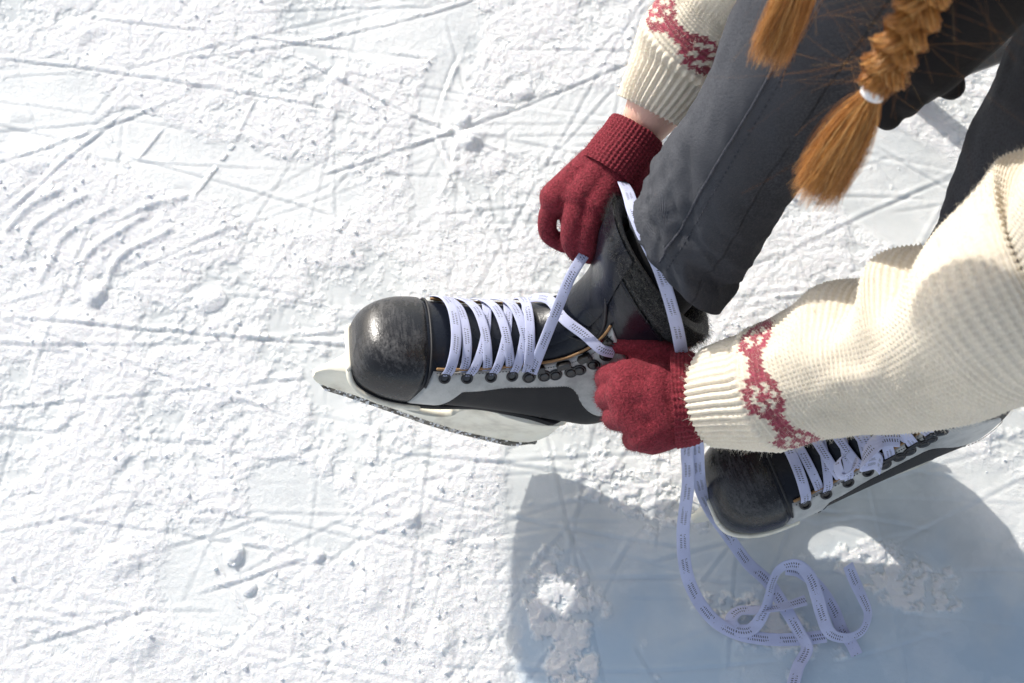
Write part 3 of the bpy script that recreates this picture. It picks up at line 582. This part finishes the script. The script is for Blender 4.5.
# finger joints of both hands (inside the gloves)
fR = {'little': [(556, 198, .247), (548, 216, .238), (549, 234, .226), (564, 245, .216)], 'ring': [(569, 194, .250), (570, 212, .238), (572, 226, .222), (578, 238, .208)],
      'middle': [(580, 196, .256), (574, 222, .250), (573, 242, .236), (580, 254, .216)], 'index': [(597, 204, .256), (589, 226, .250), (586, 243, .240), (590, 254, .220)],
      'thumb': [(636, 180, .250), (620, 206, .246), (604, 228, .240), (595, 246, .230)]}
rR = {'little': .0068, 'ring': .0080, 'middle': .0088, 'index': .0088, 'thumb': .0100}
fL = {'index': [(626, 376, .208), (609, 377, .188), (611, 382, .160), (634, 384, .148)], 'middle': [(622, 394, .210), (608, 397, .186), (614, 400, .156), (638, 400, .146)],
      'ring': [(628, 414, .206), (615, 417, .184), (622, 419, .156), (644, 417, .146)], 'little': [(644, 436, .202), (634, 439, .182), (640, 438, .156), (656, 436, .148)],
      'thumb': [(684, 366, .206), (656, 350, .206), (628, 343, .202), (600, 341, .192)]}
rL = {'little': .0085, 'ring': .0092, 'middle': .0095, 'index': .0095, 'thumb': .0092}
def hand_caps(wr, fj, rj, k=1., grow=0.):
    c = []
    if fj is fR: c.append((ats([(636, 152, .252), (624, 186, .246), (608, 214, .246)]), np.array([.021, .020, .014])*k+grow))
    for nme, js in fj.items():
        P = ats(js); r0 = rj[nme]*k+grow
        c.append((P, np.array([1.08, 1.02, .98, .86])*r0))
        base = wr+(P[0]-wr)*.10 if nme != 'thumb' else wr+(P[0]-wr)*.05
        c.append((np.array([base, wr+(P[0]-wr)*.5, P[0]]), np.array([.0165, .0155 if nme != 'thumb' else .016, .0125])*k+grow))
    k_ = [ats(fj[q])[0] for q in ('index', 'middle', 'ring', 'little')]
    if fj is fL: c.append((np.array([k_[0]*.97+wr*.03, k_[1]*.97+wr*.03, k_[2]*.97+wr*.03, k_[3]*.95+wr*.05]), np.full(4, .0130)*k+grow))
    m_ = [wr*.45+q*.55 for q in k_]; c.append((np.array([m_[0], m_[1], m_[2], m_[3]]), np.full(4, .0170 if fj is fL else .0145)*k+grow)); m_ = [wr*.72+q*.28 for q in k_]; c.append((np.array([m_[0], m_[3]]), np.full(2, .0195)*k+grow))
    if fj is fL: c.append((ats([(672, 364, .200), (640, 366, .200)]), np.array([.015, .0105])*k+grow)); c.append((ats([(690, 398, .205), (672, 425, .200), (652, 436, .196)]), np.array([.023, .0165, .014])*k+grow))
    return c
L_ = lambda *p: np.array(p)
caps = [(L_(HEEL_R, BALL_R), [.026, .024]), (L_(HEEL_L, BALL_L), [.026, .024]), (L_(HEEL_R, ANK_R), [.028, .030]), (L_(HEEL_L, ANK_L), [.028, .030]),
        (L_(ANK_R, at(700, 222, .285), at(740, 155, .335), at(798, 58, .415), KNEE_R), [.030, .034, .038, .042, .046]), (L_(ANK_L, at(1012, 240, .335), at(1075, 110, .40), KNEE_L), [.028, .038, .042, .046]),
        (L_(KNEE_R, HIP_R), [.048, .066]), (L_(KNEE_L, HIP_L), [.048, .066]), (L_(HIP_R, HIP_L), [.085, .085]), (L_(PEL, (PEL+CH)/2, CH), [.10, .095, .10]),
        (L_(SH_R, CH+up*.03, SH_L), [.050, .075, .050]), (L_(CH, NECK, HEAD), [.07, .045, .045]),
        (L_(SH_R, EL_R, at(735, -5, .345), at(690, 50, .30), WR_R+(at(690, 50, .30)-WR_R)*.25, WR_R), [.045, .034, .030, .026, .0235, .0195]), (L_(SH_L, EL_L, at(925, 335, .345), WR_L), [.045, .034, .032, .019]),
        (L_(hd(-.03, 0, .02), hd(.01, 0, .03)), [.083, .078]), (L_(hd(.035, 0, -.035), hd(.055, 0, -.075)), [.055, .030]),
        (L_(hd(.085, 0, .025), hd(.104, 0, -.012)), [.007, .012]), (L_(hd(.088, -.012, -.052), hd(.088, .012, -.052)), [.008, .008]),
        (L_(hd(-.01, .078, .02), hd(-.012, .082, -.02)), [.011, .009]), (L_(hd(-.01, -.078, .02), hd(-.012, -.082, -.02)), [.011, .009])]
caps += hand_caps(WR_R, fR, rR, .74)+hand_caps(WR_L, fL, rL, .74)
person = volume('person', caps, .0042, SKIN, 4)
tag(person, 'seated person in cream sweater, grey jeans and red gloves bending down to lace a skate', 'person')
Mp = Matrix.Identity(4)
# face
for s_ in (-1, 1):
    b = MB(); e = hd(.072, s_*.031, .018); b.tube(np.array([e-hup*.001, e+hup*.001]), .0125, 18); b.build('eye', EYEW, person)
    b = MB(); e = hd(.082, s_*.031, .018); b.tube(np.array([e-fwd*.001, e+fwd*.001]), .0052, 14); b.build('iris', IRIS, person)
    b = MB(); q = np.array([hd(.080, s_*.014, .036), hd(.083, s_*.032, .042), hd(.070, s_*.05, .036)]); b.tube(resample(q, 12)[0], .003, 8); b.build('eyebrow', HAIR, person)
b = MB(); q = np.array([hd(.092, -.022, -.053), hd(.099, 0, -.050), hd(.092, .022, -.053)]); b.tube(resample(q, 14)[0], [.002]+[.0048]*12+[.002], 10); b.build('mouth', LIP, person)

# jeans ---------------------------------------------------------------
def leg(path, rads, ref, seed, hem=True):
    P4 = np.concatenate([np.asarray(path), np.asarray(rads)[:, None]], 1); nu, nv = 300, 160; Q, s = resample(P4, nu)
    T, N, B = frames(Q[:, :3], ref); a = np.linspace(0, 2*math.pi, nv, endpoint=False)
    rr = Q[:, 3][:, None]*np.ones(nv); SS = s[:, None]+0*a; AA = a[None]+0*SS
    w_ = fbm(SS*16+np.sin(AA)*1.3, np.cos(AA)*1.5+SS*3+5, 3, seed)-.5; rr = rr+.010*w_
    cre = fbm(SS*55+np.sin(AA+1)*2.0, np.cos(AA)*1.6+np.sin(AA)*.8, 3, seed+5)-.5; rr = rr+cre*(.017*np.exp(-((SS-.03)/.05)**2)+.004*np.exp(-((SS-.40)/.07)**2)+.0022)
    rr += .0016*sm(.018, .014, SS)                                     # turned-up hem
    return Q, s, a, N, B, rr
jb_V = []; jb_F = []; jb_U = []; jb_A = []; nb = 0
seams = MB()
hemR = [at(676, 258, .258), at(700, 222, .288), at(737, 160, .338), at(798, 58, .418), KNEE_R, KNEE_R+(HIP_R-KNEE_R)*.12+up*.004, (KNEE_R+HIP_R)/2, HIP_R]
radR = [pr(64, hemR[0]), pr(66, hemR[1]), pr(70, hemR[2]), pr(76, hemR[3]), .063, .066, .078, .092]
hemL = [ANK_L+up*.002, ANK_L+(KNEE_L-ANK_L)*.15, at(1012, 240, .335), at(1075, 110, .40), KNEE_L, KNEE_L+(HIP_L-KNEE_L)*.12, (KNEE_L+HIP_L)/2, HIP_L]
radL = [.050, .050, .053, .057, .062, .066, .078, .092]
for path, rads, seed, right in ((hemR, radR, 3, 1), (hemL, radL, 8, 0)):
    Q, s, a, N, B, rr = leg(path, rads, (0, -1, .2), seed)
    if right:                                                            # slanted hem: back of the leg reaches lower
        pass
    G = Q[:, None, :3]+rr[..., None]*(np.cos(a)[None, :, None]*N[:, None]+np.sin(a)[None, :, None]*B[:, None])
    T0 = unit(Q[1, :3]-Q[0, :3]); Fw = unit(np.array([-1., -.15, .1])-T0*(np.array([-1., -.15, .1])@T0)); dirs = np.cos(a)[:, None]*N[0]+np.sin(a)[:, None]*B[0]
    sh = (.020 if right else .02)*(dirs@Fw); dec = np.clip(1-s/.13, 0, 1)**1.5; G = G+T0*(dec[:, None]*sh[None])[..., None]
    inn = Q[:40, None, :3][::-1]+(rr[:40][::-1]-.0022)[..., None]*(np.cos(a)[None, :, None]*N[:40][::-1][:, None]+np.sin(a)[None, :, None]*B[:40][::-1][:, None]); inn = inn+T0*(dec[:40][::-1][:, None]*sh[None])[..., None]
    Gf = np.concatenate([inn, G]); nu = len(Gf); jb_V.append(Gf.reshape(-1, 3)); jb_F.append(gridf(nu, 160, cv=True, base=nb)); nb += nu*160
    ss = np.concatenate([s[:40][::-1], s]); uv = np.stack([ss[:, None]+0*a, a[None]*.055+0*ss[:, None]], -1); jb_U.append(uv.reshape(-1, 2))
    nrm = normals(Gf); lit_side = np.clip((nrm@unit([-.7, .1, .7])), 0, 1)*0
    fdir = (np.cos(a)[None, :, None]*np.concatenate([N[:40][::-1], N])[:, None]+np.sin(a)[None, :, None]*np.concatenate([B[:40][::-1], B])[:, None])@unit([-.85, .05, .5]); fd = .25*fbm(ss[:, None]*7+0*a, np.cos(a)[None]*1.2+0*ss[:, None], 3, 9)+.62*np.clip(fdir, 0, 1)**1.3*(.65+.7*fbm(ss[:, None]*30+0*a, np.cos(a)[None]*3+0*ss[:, None], 3, 19)); jb_A.append(fd.ravel())  # sun-facing side lightened in the colour, over uneven worn tone
    for aa in ((5.55,) if right else (5.4,)):
        k = int(aa/(2*math.pi)*160); L1 = G[2:, k]; n1_ = unit(L1-Q[2:, :3])
        seams.tube(L1+n1_*.0002, .0011, 6)
        L2_ = G[2:, (k+4) % 160]; n2_ = unit(L2_-Q[2:, :3])
        for q in range(0, 290, 2): seams.tube((L2_+n2_*.0002)[q:q+2], .0005, 4, caps=False)
    hm = G[4]; cyc = np.concatenate([hm, hm[:1]])
bp = MB(); bp.tube(resample(np.array([HIP_R+(HIP_R-HIP_L)*.15, PEL, HIP_L+(HIP_L-HIP_R)*.15]), 30)[0], .105, 60); bp.tube(np.array([PEL+up*.01, PEL+lean*.10]), .105, 60)
for v_, f_ in zip(bp.V, bp.F): pass
Vp = np.concatenate(bp.V); jb_F += [f_+nb for f_ in bp.F]; jb_V.append(Vp); jb_U.append(Vp[:, :2]); jb_A.append(np.full(len(Vp), .2))
jeans = link('jeans', mesh('jeans', np.concatenate(jb_V), jb_F, DENIM, uv=np.concatenate(jb_U), att={'lit_fade': np.concatenate(jb_A)}), person)
seams.build('seam', DENIM, jeans)

for A_, H_, K_ in ((ANK_R, HEEL_R, at(700, 222, .285)), (ANK_L, HEEL_L, ANK_L+(KNEE_L-ANK_L)*.25)):
    b = MB(); Qs, _ = resample(L_(A_-(K_-A_)*.15, A_, K_), 30); b.tube(Qs, .038, 40); b.build('sock', BLACK, person)

# sweater -------------------------------------------------------------
CREAM = np.array([.84, .765, .63]); BERRY = np.array([.27, .010, .060])
def sleeve(path, rads, ref, seed, zig, folds, cuff=.055, band=(.062, .108), sub=4, st=.0050, rowh=.0043, phase=0):
    P4 = np.concatenate([np.asarray(path), np.asarray(rads)[:, None]], 1); Q0, s0 = resample(P4, 50); Ltot = s0[-1]
    rows = int(Ltot/rowh); nst = int(2*math.pi*np.mean(rads[:5])/st/8)*8; nu, nv = rows*sub, nst*sub
    Q, s = resample(P4, nu); T, N, B = frames(Q[:, :3], ref); a = np.linspace(0, 2*math.pi, nv, endpoint=False)
    SS = s[:, None]+0*a; AA = a[None]+0*SS; c = AA/(2*math.pi)*nst; rw = SS/Ltot*rows
    ci = np.floor(c); fc = c-ci; x = np.abs(fc-.5)*2
    isc = sm(cuff+.004, cuff-.002, SS)
    stv = np.sin(math.pi*np.clip(x, 0, 1))**.8*(.55+.45*np.sin(2*math.pi*(rw+.85*x)))       # V stitches
    rib = .5+.5*np.cos(2*math.pi*c); ribst = .55+.45*np.sin(2*math.pi*(rw+.5*np.abs(np.sin(math.pi*c))))
    disp = (1-isc)*.0023*stv+isc*(.0026*rib**.8+.0008*ribst*rib)
    big_ = fbm(SS*11+2, np.cos(AA)*1.2+np.sin(AA)*.7+SS*2, 3, seed)-.5; rr = Q[:, 3][:, None]+.012*big_*sm(.03, .12, SS)+.0018*isc+.003*np.exp(-((SS-cuff-.006)/.01)**2)
    for s0_, a0, ws, wa, amp in folds:
        da = (AA-a0+math.pi) % (2*math.pi)-math.pi; ds = SS-s0_+da*.018; env = np.exp(-(da/wa)**2)
        rr = rr+env*amp*(np.exp(-(ds/ws)**2)-.9*np.exp(-((ds-ws*1.9)/(ws*.75))**2))
    G = Q[:, None, :3]+rr[..., None]*(np.cos(a)[None, :, None]*N[:, None]+np.sin(a)[None, :, None]*B[:, None])
    nr = normals(G); cen = Q[:, None, :3]; sg = np.sign(((G-cen)*nr).sum(-1).mean()); nr = nr*sg
    F = G+nr*disp[..., None]
    # colour per stitch
    ri = np.floor(rw+.85*x); r0 = int(band[0]/Ltot*rows); hgt_ = int((band[1]-band[0])/Ltot*rows); zz = 16
    hsh = h2(ci, ri, 3); dc = np.abs(((ci+phase) % 8)-4); dr = np.abs(ri-r0-3); m_ = dc+dr
    on = ((m_ <= 4) & ~((m_ == 2) & (dr > 0)) & (dr <= 3)) | ((dc == 4) & (dr <= 1))
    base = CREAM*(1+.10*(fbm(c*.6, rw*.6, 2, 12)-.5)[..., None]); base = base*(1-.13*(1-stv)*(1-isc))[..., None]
    colr = np.where((on & (isc < .5))[..., None], BERRY*(.8+.5*hsh)[..., None], base)
    # inner lip of the cuff
    k = 12; lip = Q[:k, None, :3][::-1]+(rr[:k][::-1]-.004)[..., None]*(np.cos(a)[None, :, None]*N[:k][::-1][:, None]+np.sin(a)[None, :, None]*B[:k][::-1][:, None])
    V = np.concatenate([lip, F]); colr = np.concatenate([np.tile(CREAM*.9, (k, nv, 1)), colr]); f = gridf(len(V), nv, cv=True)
    # fuzz
    nf = 15000; iu = rng.integers(4, int(nu*.62), nf); iv = rng.integers(0, nv, nf); A = F[iu, iv]; D = nr[iu, iv]*rng.uniform(.0006, .0026, (nf, 1))+rng.normal(0, .0014, (nf, 3))
    t = np.linspace(0, 1, 5)[None, :, None]; C = A[:, None]+D[:, None]*t+rng.normal(0, .0010, (nf, 1, 3))*t*t
    return V, f, colr, C
SLB = [at(712, 397, .214), at(722, 396, .220), at(742, 393, .238), at(772, 388, .255), at(850, 363, .300), at(928, 347, .350), at(1006, 305, .415), EL_L+np.array([.015, -.01, -.005]), EL_L+(SH_L-EL_L)*.4, SH_L]
RLB = [pr(45, SLB[1]), pr(46, SLB[1]), pr(51, SLB[2]), pr(57, SLB[3]), pr(73, SLB[4]), pr(80, SLB[5]), pr(98, SLB[6]), .073, .070, .075]
SLA = [at(652, 111, .268), at(657, 102, .272), at(672, 80, .285), at(690, 52, .30), at(735, -8, .345), at(775, -55, .40), EL_R, EL_R+(SH_R-EL_R)*.4, SH_R]
RLA = [pr(32, SLA[1]), pr(35, SLA[1]), pr(42, SLA[2]), pr(50, SLA[3]), pr(56, SLA[4]), .052, .058, .068, .075]
sw = volume('sweater', [(L_(PEL+lean*.05, (PEL+CH)/2, CH), [.135, .125, .135]), (L_(SH_R, CH+up*.02, SH_L), [.078, .105, .078]), (L_(CH, NECK), [.09, .060]), (L_(SH_R, SH_R+(EL_R-SH_R)*.2), [.076, .072]), (L_(SH_L, SH_L+(EL_L-SH_L)*.2), [.076, .072])], .008, WOOL, 5, person)
a_ = sw.data.color_attributes.new('col', 'FLOAT_COLOR', 'POINT'); a_.data.foreach_set('color', np.tile([*CREAM, 1], len(sw.data.vertices)).astype(np.float32))
for path, rads, seed, folds, ph_, lab in ((SLB, RLB, 4, [(.125, 3.9, .018, .50, .008), (.195, 3.9, .020, .65, .017), (.30, 3.7, .03, .8, .012), (.27, 5.0, .025, .7, .006)], 5, None), (SLA, RLA, 6, [(.10, 3.2, .02, .8, .005)], 0, None)):
    V, f, c, C = sleeve(path, rads, (0, -1, 0), seed, 1, folds, phase=ph_)
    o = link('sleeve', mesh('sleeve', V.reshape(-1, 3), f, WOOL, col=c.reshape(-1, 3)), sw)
    Vv, ff, _ = strands(C, .00009, .5); link('wool_fuzz', mesh('wool_fuzz', Vv, ff, FUZZ), sw)

# gloves --------------------------------------------------------------
def glove(wr, fj, rj, cuffpath, cuffr, label):
    g = volume('glove', hand_caps(wr, fj, rj, 1.0, .0008), .0014, RED, 3, person)
    b = MB(); nu, nv = 60, 168; P4 = np.concatenate([np.asarray(cuffpath), np.asarray(cuffr)[:, None]], 1); Q, s = resample(P4, nu); T, N, B = frames(Q[:, :3], (0, 0, 1)); a = np.linspace(0, 2*math.pi, nv, endpoint=False)
    rr = Q[:, 3][:, None]+.0006*np.cos(a*42)[None]+.0004*np.sin(s*2*math.pi/.003)[:, None]; rr[:2] -= .0010
    wob = .0022*(fbm(np.cos(a)*2+5, np.sin(a)*2, 2, 3)-.5); G = Q[:, None, :3]+rr[..., None]*(1.0*np.cos(a)[None, :, None]*N[:, None]*.86+np.sin(a)[None, :, None]*B[:, None])+T[:, None]*wob[None, :, None]
    b.grid(G, cv=True); inn = Q[:16, None, :3]+(rr[:16]-.0028)[..., None]*(np.cos(a)[None, :, None]*N[:16, None]*.86+np.sin(a)[None, :, None]*B[:16, None]); b.grid(np.concatenate([G[:1], inn]), cv=True, flip=True)
    b.build('glove_cuff', RED, g)
    n_ = len(g.data.vertices); co = np.zeros(n_*3, np.float32); g.data.vertices.foreach_get('co', co); co = co.reshape(-1, 3); no = np.zeros(n_*3, np.float32); g.data.vertices.foreach_get('normal', no); no = no.reshape(-1, 3)
    nf = 7000; k = rng.integers(0, n_, nf); D = no[k]*rng.uniform(.0004, .0020, (nf, 1))+rng.normal(0, .0009, (nf, 3)); t = np.linspace(0, 1, 4)[None, :, None]
    C = co[k][:, None]+D[:, None]*t+rng.normal(0, .0006, (nf, 1, 3))*t*t; Vv, ff, _ = strands(C, .00011, .5); link('wool_fuzz', mesh('wool_fuzz', Vv, ff, REDF), g)
    if label: g['label'] = label
    return g
cA = L_(at(638, 131, .262), at(629, 144, .260), at(617, 160, .258), at(607, 174, .256))
glove(WR_R+(at(600, 180, .256)-WR_R)*.12, fR, rR, cA, [pr(31, cA[0]), pr(31, cA[1]), pr(32, cA[2]), pr(32, cA[3])], 'dark red knitted glove by the boot top')
cB = L_(at(722, 396, .224), at(704, 397, .212), at(690, 398, .210), at(674, 399, .208))
glove(WR_L+(at(620, 397, .205)-WR_L)*.05, fL, rL, cB, [pr(36, cB[0]), pr(42, cB[1]), pr(48, cB[2]), pr(50, cB[3])], 'red knitted glove pinching the white lace')

# black glove lying over the lap --------------------------------------
GB = [at(960, 20, .47), at(930, 55, .455)]
capsb = [(L_(at(1000, -20, .50), at(960, 20, .47), at(925, 60, .45)), [.030, .030, .026]), (L_(at(915, 55, .45), at(896, 88, .435), at(888, 116, .42)), [.015, .0115, .0098]), (L_(at(930, 60, .45), at(912, 90, .44), at(906, 103, .43)), [.015, .013, .010]),
         (L_(at(940, 55, .45), at(928, 80, .44), at(922, 90, .43)), [.015, .013, .010]), (L_(at(950, 40, .46), at(944, 62, .45), at(951, 86, .435)), [.016, .012, .0095]), (L_(at(900, 20, .47), at(893, 60, .45), at(900, 80, .44)), [.018, .015, .012])]
bgl = volume('black_glove', capsb, .002, BLACK, 3)
tag(bgl, 'soft black glove lying on the lap behind the copper braid with fingertips over the ice', 'glove')
b = MB(); P, _ = resample(L_(at(872, 96, .45), at(905, 80, .47), at(950, 60, .48), at(1024, 40, .49), at(1100, 20, .50)), 40); 
# dark skirt of the jacket over the thighs
def jacket():
    nu, nv = 70, 60; u = np.linspace(0, 1, nu); v = np.linspace(-1, 1, nv); C0, _ = resample(L_(KNEE_R+(HIP_R-KNEE_R)*.30, (KNEE_R+HIP_R)/2, HIP_R), nu); ax = unit(HIP_R-KNEE_R); sd = unit(np.cross(ax, up)); 
    r_ = (.092+.018*u)[:, None]+.008*(fbm(u[:, None]*9+0*v, v[None]*4+0*u[:, None], 3, 4)-.5)+.006*np.sin(v*9+2)[None]*np.abs(v)[None]**2*(1-u)[:, None]
    an = v*1.9; G = C0[:, None]+r_[..., None]*(np.cos(an)[None, :, None]*up+np.sin(an)[None, :, None]*sd); G2 = C0[:, None]+(r_-.003)[..., None]*(np.cos(an)[None, :, None]*up+np.sin(an)[None, :, None]*sd)
    mb = MB(); mb.grid(G); mb.grid(G2, flip=True); mb.grid(np.stack([G[0], G2[0]])); mb.grid(np.stack([G[:, 0], G2[:, 0]])); mb.grid(np.stack([G[:, -1], G2[:, -1]])); mb.build('jacket_hem', BLACK, person)
jacket()

# hair ----------------------------------------------------------------
def braid(top, tie, end, ntas, rad, spread):
    """three bundles of hair plaited from top to tie, loose brush of hair from tie to end"""
    root_pts = []; n_ = 620; K = 90; t = np.linspace(0, 1, K)
    path = spl(np.array(top+[tie]), t*(len(top))); T, N, B = frames(path, vd(tie)); Lb_ = np.linalg.norm(np.diff(path, axis=0), axis=1).sum(); per = .105
    cs = []; rn = []
    for k in range(3):
        th = 2*math.pi*(t*Lb_/per)+k*2*math.pi/3; sq = 1-.6*sm(.88, 1, t)
        ctr = path+B*(rad*.66*np.sin(th)*sq)[:, None]+N*(rad*.45*np.sin(2*th)*sq)[:, None]
        a = rng.uniform(0, 2*math.pi, n_); q = np.sqrt(rng.random(n_))*rad*.60; tw = 2.0*t[None]
        o = q[:, None, None]*(np.cos(a[:, None]+tw)[..., None]*N[None]*.8+np.sin(a[:, None]+tw)[..., None]*B[None])*(1-.55*sm(.90, 1, t))[None, :, None]
        cs.append(ctr[None]+o+rng.normal(0, .0003, (n_, K, 3)).cumsum(1)*.45)
    V1, f1, r1 = strands(np.concatenate(cs), .00017, .9)
    # tassel
    K2 = 22; t2 = np.linspace(0, 1, K2)[None, :, None]; e = np.asarray(end); D = e-tie; L = np.linalg.norm(D); Td = D/L; Nn = unit(vd(tie)-Td*(vd(tie)@Td)); Bb = np.cross(Td, Nn)
    a = rng.uniform(0, 2*math.pi, ntas); q = np.sqrt(rng.random(ntas)); clump = rng.integers(0, 26, ntas); ca_ = rng.uniform(0, 2*math.pi, 26); cq = np.sqrt(rng.random(26)); ll = rng.normal(1, .07, 26)[clump]*np.clip(rng.normal(1, .09, ntas), .6, 1.2)
    s0 = (np.cos(a)[:, None]*Nn+np.sin(a)[:, None]*Bb)*(q*.0042)[:, None]
    s1 = (np.cos(ca_)[clump][:, None]*Nn*.6+np.sin(ca_)[clump][:, None]*Bb)*(cq[clump]*spread*.78)[:, None]+(np.cos(a)[:, None]*Nn+np.sin(a)[:, None]*Bb)*(q*spread*.30)[:, None]
    prof = t2**.75*(1-.12*t2**3); C = tie+s0[:, None]*(1-t2)+D*t2*ll[:, None, None]+s1[:, None]*prof+rng.normal(0, .0022, (ntas, 1, 3))*np.sin(t2*math.pi)+rng.normal(0, .0018, (ntas, 1, 3))*t2**3+up*(-.004)*t2**2
    V2_, f2_, r2 = strands(C, .00014, .35)
    # flyaways
    nf = 150; k0 = rng.integers(5, K-2, nf); st_ = path[k0]+rng.normal(0, rad*.5, (nf, 3)); dr = unit(T[k0]*rng.uniform(.1, 1.2, (nf, 1))+rng.normal(0, .55, (nf, 3)))-_r*.3; tt = np.linspace(0, 1, 14)[None, :, None]
    bend = rng.normal(0, 1, (nf, 1, 3)); Ln = rng.uniform(.012, .045, (nf, 1, 1)); C3 = st_[:, None]+dr[:, None]*Ln*tt+bend*Ln*.8*tt*tt+rng.normal(0, 1, (nf, 1, 3))*Ln*.5*tt**3; V3, f3, r3 = strands(C3, .00004, .6)
    V = np.concatenate([V1, V2_, V3]); F_ = np.concatenate([f1, f2_+len(V1), f3+len(V1)+len(V2_)]); o = link('braid', mesh('braid', V, F_, HAIR, att={'rnd': np.concatenate([r1, r2, r3])}), person)
    b = MB(); a = np.linspace(0, 2*math.pi, 40, endpoint=False); 
    for k in (-1.2, 0, 1.2):
        c = tie+Td*.0016*k; ring = c; bb = np.linspace(0, 2*math.pi, 10, endpoint=False)
        G = c+(.0056+.0015*np.cos(bb))[None, :, None]*(np.cos(a)[:, None, None]*Nn+np.sin(a)[:, None, None]*Bb)+.0019*np.sin(bb)[None, :, None]*Td; b.grid(G, cu=True, cv=True)
    b.build('hair_tie', ELAST, o)
tie2 = at(874, 91, .56)
braid([hd(-.03, -.06, -.03)+0*up, at(965, -90, .70), at(935, -30, .645), at(916, 15, .615), at(893, 55, .588)], tie2, at(823, 180, .505), 4600, .0104, .0185)
tie1 = at(818, -60, .60)
braid([hd(-.03, .06, -.03), at(850, -150, .70), at(835, -100, .64)], tie1, at(774, 42, .535), 3800, .0108, .0150)
# hair over the skull
nh = 5200; K = 26; a = rng.uniform(0, 2*math.pi, nh); el = rng.uniform(-.2, 1.57, nh)
p0 = unit(-fwd[None]*np.cos(el)[:, None]*0+hup[None]*np.sin(el)[:, None]+np.cos(el)[:, None]*(np.cos(a)[:, None]*-fwd+np.sin(a)[:, None]*side)); sgn = np.sign((p0@side)+1e-6)
p1 = unit(-fwd[None]*.55+side[None]*(sgn*.75)[:, None]-hup[None]*.35+rng.normal(0, .05, (nh, 3))); tt = np.linspace(0, 1, K)[None, :, None]
D_ = unit(p0[:, None]*(1-tt)+p1[:, None]*tt+1e-4); okm = ((p0@fwd) < .55+.3*(p0@hup)); D_ = D_[okm]
Ch = HEAD-fwd*.01+hup*.025+D_*(.088+rng.uniform(0, .008, (len(D_), 1, 1))); Vv, ff, rr_ = strands(Ch, .0006, .8)
link('hair', mesh('hair', Vv, ff, HAIR, att={'rnd': rr_}), person)

# bench ---------------------------------------------------------------
bench = bpy.data.objects.new('bench', None); COL.objects.link(bench); bench.location = (.80, 1.05, 0)
tag(bench, 'slatted wooden rink bench on steel legs under the seated person', 'bench'); Mb = Matrix.Translation(bench.location)
b = MB()
for k in range(4): b.box((.62+.10*k, 1.10, .395), (.044, .62, .014))
b.build('seat', WOOD, bench, Mb, smooth=False, bevel=.003)
lt = (.62, .62, .375)
for top_, bt_ in (((.60, .60, .378), (.385, .665, 0)), ((.93, .60, .378), (1.02, .60, 0)), ((.60, 1.6, .378), (.45, 1.6, 0)), ((.93, 1.6, .378), (1.02, 1.6, 0))):
    b = MB(); b.tube(np.array([bt_, top_], float), .011, 16); b.build('leg', METAL, bench, Mb)
print('built')
